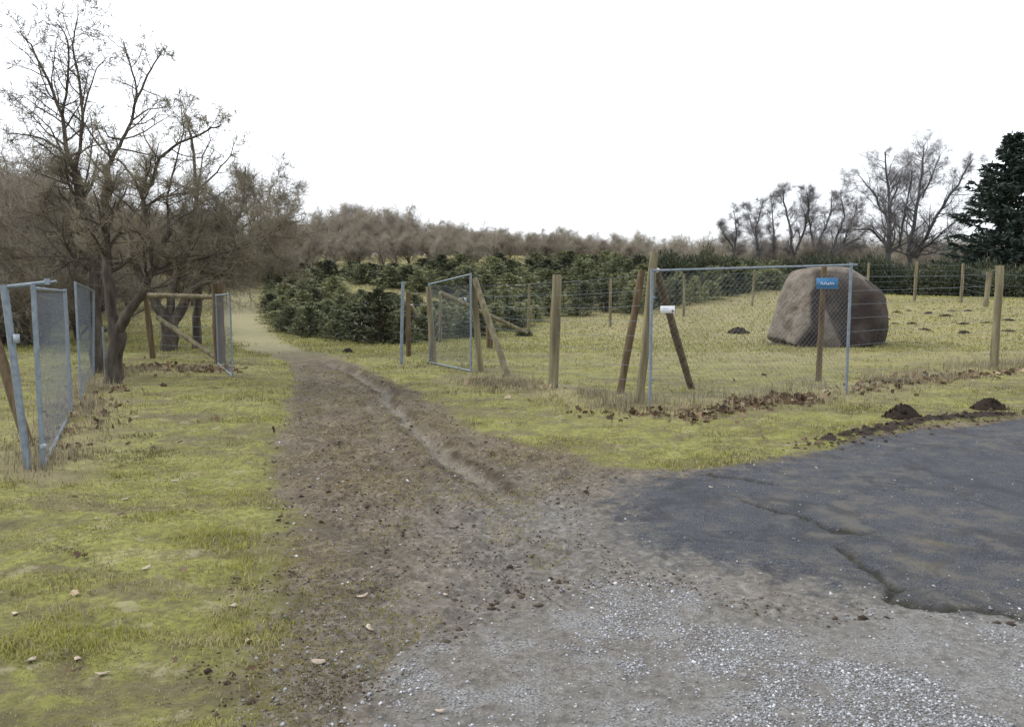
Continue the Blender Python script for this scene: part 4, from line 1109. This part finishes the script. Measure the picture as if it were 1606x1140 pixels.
# the spreading bare trees on the right
PRM_K = dict(n=[1, 7, 6, 4], seg=[6, 6, 5, 3], wob=[.06, .14, .2, .24], up=[.03, .05, .03, .02], tap=[.5, .7, .8, .85], sides=[7, 5, 4, 3],
             len=[1, .5, .45, .45], ang=[0, 45, 48, 48], rr=[1, .42, .45, .5], sprig=6, slen=.8, sw=.0052, minr=.04)
PRM_K['from'] = [.18, .2, .15]
def sky_tree(seed, Y, limbs, label, cmax=3.6, dens=2.9):
    T = Tree(seed); up = []
    base = limbs[0][0][0]; x = (base[0] - CX) / FPX * Y; z = float(macro(x, Y))
    for pix, r0, r1 in limbs:
        up.append(limb(T, pix, r0, r1, Y, T.r.normal() * .8, 8, 3, .05))
    a_, r_ = up[0]; T.limbs.append(([np.array([a_[0][0], Y, z - .1]), a_[0]], [r_[0] * 1.25, r_[0]], 8))
    for pts, rad in up:
        L = sum(np.linalg.norm(b_ - a_) for a_, b_ in zip(pts[:-1], pts[1:]))
        T.children(pts, rad, min(L, cmax), 0, PRM_K, k=int(3 + dens * L), t0=.15)
    T.build('spreading_tree', label, 'tree', [M_bark_far, M_twig_grey], (0, 0, 0), 0, 'tall bare trees on the right skyline')
sky_tree(61, 58, [([(1394, 420), (1395, 380), (1395, 325), (1388, 238)], .26, .05), ([(1395, 392), (1380, 375), (1366, 360), (1340, 361)], .12, .04),
                  ([(1394, 350), (1384, 330), (1368, 300), (1348, 276)], .12, .03), ([(1396, 395), (1410, 385), (1416, 350), (1424, 315), (1430, 268)], .14, .04),
                  ([(1395, 330), (1404, 300), (1414, 270)], .09, .03)], 'tallest bare spreading tree left of the dark conifer')
sky_tree(67, 60, [([(1428, 420), (1424, 400), (1436, 330), (1448, 268), (1449, 228)], .22, .04), ([(1430, 405), (1442, 390), (1468, 340), (1503, 290), (1526, 250)], .18, .04),
                  ([(1436, 405), (1450, 388), (1480, 364), (1522, 328)], .13, .04), ([(1447, 310), (1460, 278), (1475, 243)], .09, .03)], 'bare tree of several slanting stems against the dark conifer')
sky_tree(62, 62, [([(1296, 420), (1299, 408), (1308, 394), (1330, 381), (1350, 374)], .18, .05), ([(1301, 404), (1314, 370), (1324, 340), (1319, 298)], .13, .03), ([(1308, 395), (1320, 388), (1336, 350), (1344, 318)], .10, .03)],
         'crooked bare tree with a bent trunk above the steel gate end', 2.6)
sky_tree(68, 63, [([(1281, 420), (1282, 402), (1274, 375), (1267, 340), (1270, 305)], .15, .04), ([(1280, 392), (1290, 365), (1302, 338), (1304, 310)], .11, .03)], 'bare forked tree above the middle of the boulder', 2.4)
sky_tree(63, 64, [([(1246, 420), (1245, 400), (1238, 350), (1228, 318), (1230, 298)], .15, .04), ([(1247, 398), (1262, 358), (1268, 330), (1264, 298)], .12, .03)], 'bare tree with two upright stems above the left of the boulder', 2.2)
sky_tree(64, 64, [([(1190, 420), (1190, 392), (1185, 360), (1196, 316)], .12, .03), ([(1189, 390), (1178, 355), (1170, 325)], .08, .02)], 'slim bare tree with two stems left of the boulder on the skyline', 1.7)
sky_tree(69, 65, [([(1213, 420), (1213, 392), (1213, 355), (1209, 312)], .11, .03)], 'single stemmed slim bare tree between the forked skyline trees', 1.6, 3.0)
sky_tree(65, 66, [([(1150, 420), (1150, 395), (1155, 365), (1150, 330)], .10, .03), ([(1150, 395), (1138, 370), (1128, 352)], .08, .02)], 'lowest slim bare tree at the left end of the skyline row', 1.6)

# conifer
def conifer(px, toppx, Y):
    x = (px - CX) / FPX * Y; z = float(macro(x, Y)); h = atY(px, toppx, Y).z - z; r = np.random.default_rng(77)
    g = thing('conifer', 'dark green conifer with drooping branches at the right picture edge', 'tree', (x, Y, z))
    mb = MB(); mb.tube([(0, 0, -.1), (0.02, 0, h * .3), (0, .02, h * .7), (0, 0, h * .985)], [.24, .18, .08, .015], 9)
    B0, B1, BW = [], [], []; LP, LD, LL = [], [], []
    zz = 0.5
    while zz < h * .99:
        f = 1 - zz / h; Lm = 4.9 * f ** .85 + .18; k = int(7 + 7 * f)
        for i in range(k):
            a = r.random() * 6.283; L = Lm * (.62 + .5 * r.random()); n = 6; p = np.array([0, 0, zz + r.normal() * .08]); el = .30 - .42 * f + .2 * r.normal()
            pts = [p]
            for j in range(n):
                e = el - .32 * math.sin(j / n * 3.1) * f + (.5 * (j / n) ** 2)
                p = p + L / n * np.array([math.cos(a) * math.cos(e), math.sin(a) * math.cos(e), math.sin(e)]); pts.append(p)
            mb.tube(pts, np.linspace(.012 + .012 * f, .004, n + 1), 4, False)
            m = int(22 + 34 * L)
            for _ in range(m):
                q_ = (r.random() ** .7) * n; i2 = min(int(q_), n - 1); b_ = pts[i2] + (pts[i2 + 1] - pts[i2]) * (q_ - i2)
                d_ = np.array([math.cos(a), math.sin(a), 0]) * .7 + r.normal(size=3) * np.array([.75, .75, .35]) + [0, 0, -.12]
                LP.append(b_); LD.append(d_); LL.append(.26 + .24 * r.random())
        zz += .20 + .16 * f
    link('trunk', mb.mesh('conifer_trunk'), M_bark_dark, g)
    LP, LD, LL = np.array(LP), np.array(LD), np.array(LL)
    V, F = leaves(LP, LD, LL, LL * .26, r)
    link('crown', np_mesh('conifer_crown', V, [F], attrs={'rnd': np.repeat(np.clip(r.normal(.45, .25, len(LP)), 0, 1), 4)}), M_fir, g)
conifer(1576, 211, 50)

# ------------------------------------------------------------------ evergreen shrubs
def bush_meshes(seed, nl=2600):
    r = np.random.default_rng(seed); mb = MB(); P, Dn = [], []
    nb = 9; cs = [(np.array([0, 0, .42]), .55)] + [(np.array([.62 * math.cos(a) * q_, .62 * math.sin(a) * q_, .25 + .5 * r.random() * (1.1 - q_)]), .26 + .22 * r.random()) for a, q_ in zip(r.random(nb) * 6.28, .5 + .5 * r.random(nb))]
    for c_, rad in cs:
        mb.tube([(c_[0] * .15, c_[1] * .15, -.05), c_ * .6, c_ * 1.0], [.03, .02, .008], 4, False)
    w = np.array([rad ** 2 for _, rad in cs]); w /= w.sum()
    idx = r.choice(len(cs), nl, p=w)
    u = r.normal(size=(nl, 3)); u /= np.linalg.norm(u, axis=1)[:, None]
    rad = np.array([cs[i][1] for i in idx]) * (0.55 + .5 * r.random(nl) ** .6)
    pos = np.array([cs[i][0] for i in idx]) + u * rad[:, None] * [1, 1, .95]
    ok = pos[:, 2] > 0.0; pos, u = pos[ok], u[ok]
    d_ = u * .6 + r.normal(size=u.shape) * .6 + [0, 0, .45]
    V, F = leaves(pos, d_, .08 + .10 * r.random(len(pos)), .03 + .03 * r.random(len(pos)), r)
    fm_ = np_mesh('shrub_foliage', V, [F], attrs={'rnd': np.repeat(np.clip(r.normal(.45, .22, len(pos)), 0, 1), 4)})
    return mb.mesh('shrub_stems'), fm_
BU = [bush_meshes(100 + s) for s in range(5)]
def young_conifer_meshes(seed):
    r = np.random.default_rng(seed); mb = MB(); mb.tube([(0, 0, -.08), (.01, 0, .5), (0, 0, 1.0)], [.035, .022, .006], 5, False)
    P, Dn, Ln = [], [], []; z = .04
    while z < .98:
        f = 1 - z; L0 = .50 * f ** .75 + .03; k = int(5 + 4 * f)
        for i in range(k):
            a = 6.283 * (i + r.random()) / k; L = L0 * (.7 + .5 * r.random()); e = .15 + .55 * (1 - f) + .2 * r.normal()
            d = np.array([math.cos(a) * math.cos(e), math.sin(a) * math.cos(e), math.sin(e)]); b0 = np.array([0, 0, z])
            mb.tube([b0, b0 + d * L], [.008, .003], 3, False)
            for _ in range(int(6 + 22 * L)):
                P.append(b0 + d * L * (.15 + .85 * r.random())); Dn.append(d * .8 + r.normal(size=3) * .55 + [0, 0, .15]); Ln.append(.06 + .07 * r.random())
        z += .045 + .04 * f
    for _ in range(10): P.append(np.array([0, 0, .9 + .08 * r.random()])); Dn.append(np.array([.25 * r.normal(), .25 * r.normal(), 1.])); Ln.append(.07 + .07 * r.random())
    P, Dn, Ln = np.array(P), np.array(Dn), np.array(Ln)
    V, F = leaves(P, Dn, Ln, Ln * .34, r)
    return mb.mesh('young_conifer_trunk'), np_mesh('young_conifer_crown', V, [F], attrs={'rnd': np.repeat(np.clip(r.normal(.45, .22, len(P)), 0, 1), 4)})
YC = [young_conifer_meshes(200 + k_) for k_ in range(6)]
def young_conifer(x, y, w, h, label, group, mat):
    tm_, fm_ = YC[rnd.randrange(6)]
    g = thing('young_conifer', label, 'conifer', (x, y, float(macro(x, y)) - .03), rnd.random() * 6.28, group); g.scale = (w, w, h)
    g.rotation_euler = (rnd.uniform(-.06, .06), rnd.uniform(-.06, .06), rnd.random() * 6.28)
    link('trunk', tm_, M_bark_dark, g)
    o = bpy.data.objects.new('crown', fm_); C.objects.link(o); o.parent = g
    if not fm_.materials: fm_.materials.append(mat)
    o.material_slots[0].link = 'OBJECT'; o.material_slots[0].material = mat
    return g
def slope_label(x, y):
    px = CX + FPX * x / y
    if px > 840: z = 'young dark green conifer behind the back fence left of the galvanised gate'
    elif px > 615: z = 'young dark green conifer behind the narrow middle gate'
    elif y < 28.5: z = 'young dark green conifer in the front row along the foot of the slope'
    elif y > 42: z = 'young dark green conifer high on the slope just below the bare wood'
    else: z = 'young dark green conifer in the middle of the mass left of the narrow gate'
    return z, z.replace('young dark green conifer', 'young conifers')
def shrub(x, y, w, h, label, group, mat, cat='shrub', name='evergreen_shrub'):
    sm, fm_ = BU[rnd.randrange(5)]
    g = thing(name, label, cat, (x, y, float(macro(x, y)) - .05), rnd.random() * 6.28, group); g.scale = (w, w * rnd.uniform(.85, 1.15), h)
    link('stems', sm, M_bark_dark, g)
    o = bpy.data.objects.new('foliage', fm_); C.objects.link(o); o.parent = g
    if not fm_.materials: fm_.materials.append(mat)
    o.material_slots[0].link = 'OBJECT'; o.material_slots[0].material = mat
    return g
SLOPE = [(-9.1, 30.5), (-7.9, 27.9), (-6.3, 25.9), (-4.4, 24.2), (-3.2, 23.3), (-2.2, 25.0), (0.0, 28.5), (1.2, 32.5), (5, 33.2), (8.4, 36.3), (14.5, 43.6), (17, 52), (-16.5, 52), (-15.2, 50), (-11.9, 39)]
HPATH = [tuple(at(*q_))[:2] for q_ in [(520, 447), (570, 455), (625, 465), (690, 478)]]
pts = []; tries = 0
while tries < 30000 and len(pts) < 297:
    tries += 1
    y = 23 + 41 * rnd.random() ** 1.3; x = rnd.uniform(-24, 17)
    X_, Y_ = np.array([x]), np.array([y])
    if poly_sdf(X_, Y_, SLOPE)[0] < 0.1: continue
    if min(seg_dist(X_, Y_, HPATH)[0][0], seg_dist(X_, Y_ + 1.2, HPATH)[0][0]) < 1.1: continue
    mind = 0.76 + (y - 23) * .021
    if any((x - a) ** 2 + (y - b_) ** 2 < mind ** 2 for a, b_ in pts): continue
    pts.append((x, y))
for x, y in pts:
    s = (1.3 + (y - 23) * .026) * (1.3 if y > 40 else 1.0)
    young_conifer(x, y, s * rnd.uniform(.75, 1.2), rnd.uniform(.5, .95) + .12 * (y < 29) + .25 * (y > 42) + .35 * (x > 3), *slope_label(x, y), M_ever_dark if (rnd.random() < .14 or y > 46 and rnd.random() < .4) else M_ever)
p = at(590, 541); young_conifer(p.x, p.y + .4, 2.3, 1.6, 'broadest and darkest young conifer at the foot of the slope beside the track', None, M_ever_dark)
p = at(565, 538); young_conifer(p.x, p.y + .5, 1.9, 1.2, 'second dark young conifer just left of the broadest one', None, M_ever_dark)
p = at(823, 528); shrub(p.x, p.y, .35, .3, 'tiny dark bush under the end of the slanting rail', None, M_ever_dark)
# hedge row behind the field
hx = 8.6
while hx < 36:
    for row in range(2):
        y = np.interp(hx, [8, 13, 18, 24, 36], [42, 47, 46.5, 44.5, 45]) + row * 2.0 + rnd.uniform(-.3, .5)
        shrub(hx + rnd.uniform(-.3, .3), y, rnd.uniform(1.15, 1.5), rnd.uniform(1.5, 2.3) * (1.0 + .12 * row), 'dark evergreen shrub in the hedge row behind the back fence', 'hedge shrubs behind the back fence', M_ever_dark if rnd.random() < .92 else M_ever)
    hx += rnd.uniform(.9, 1.3)
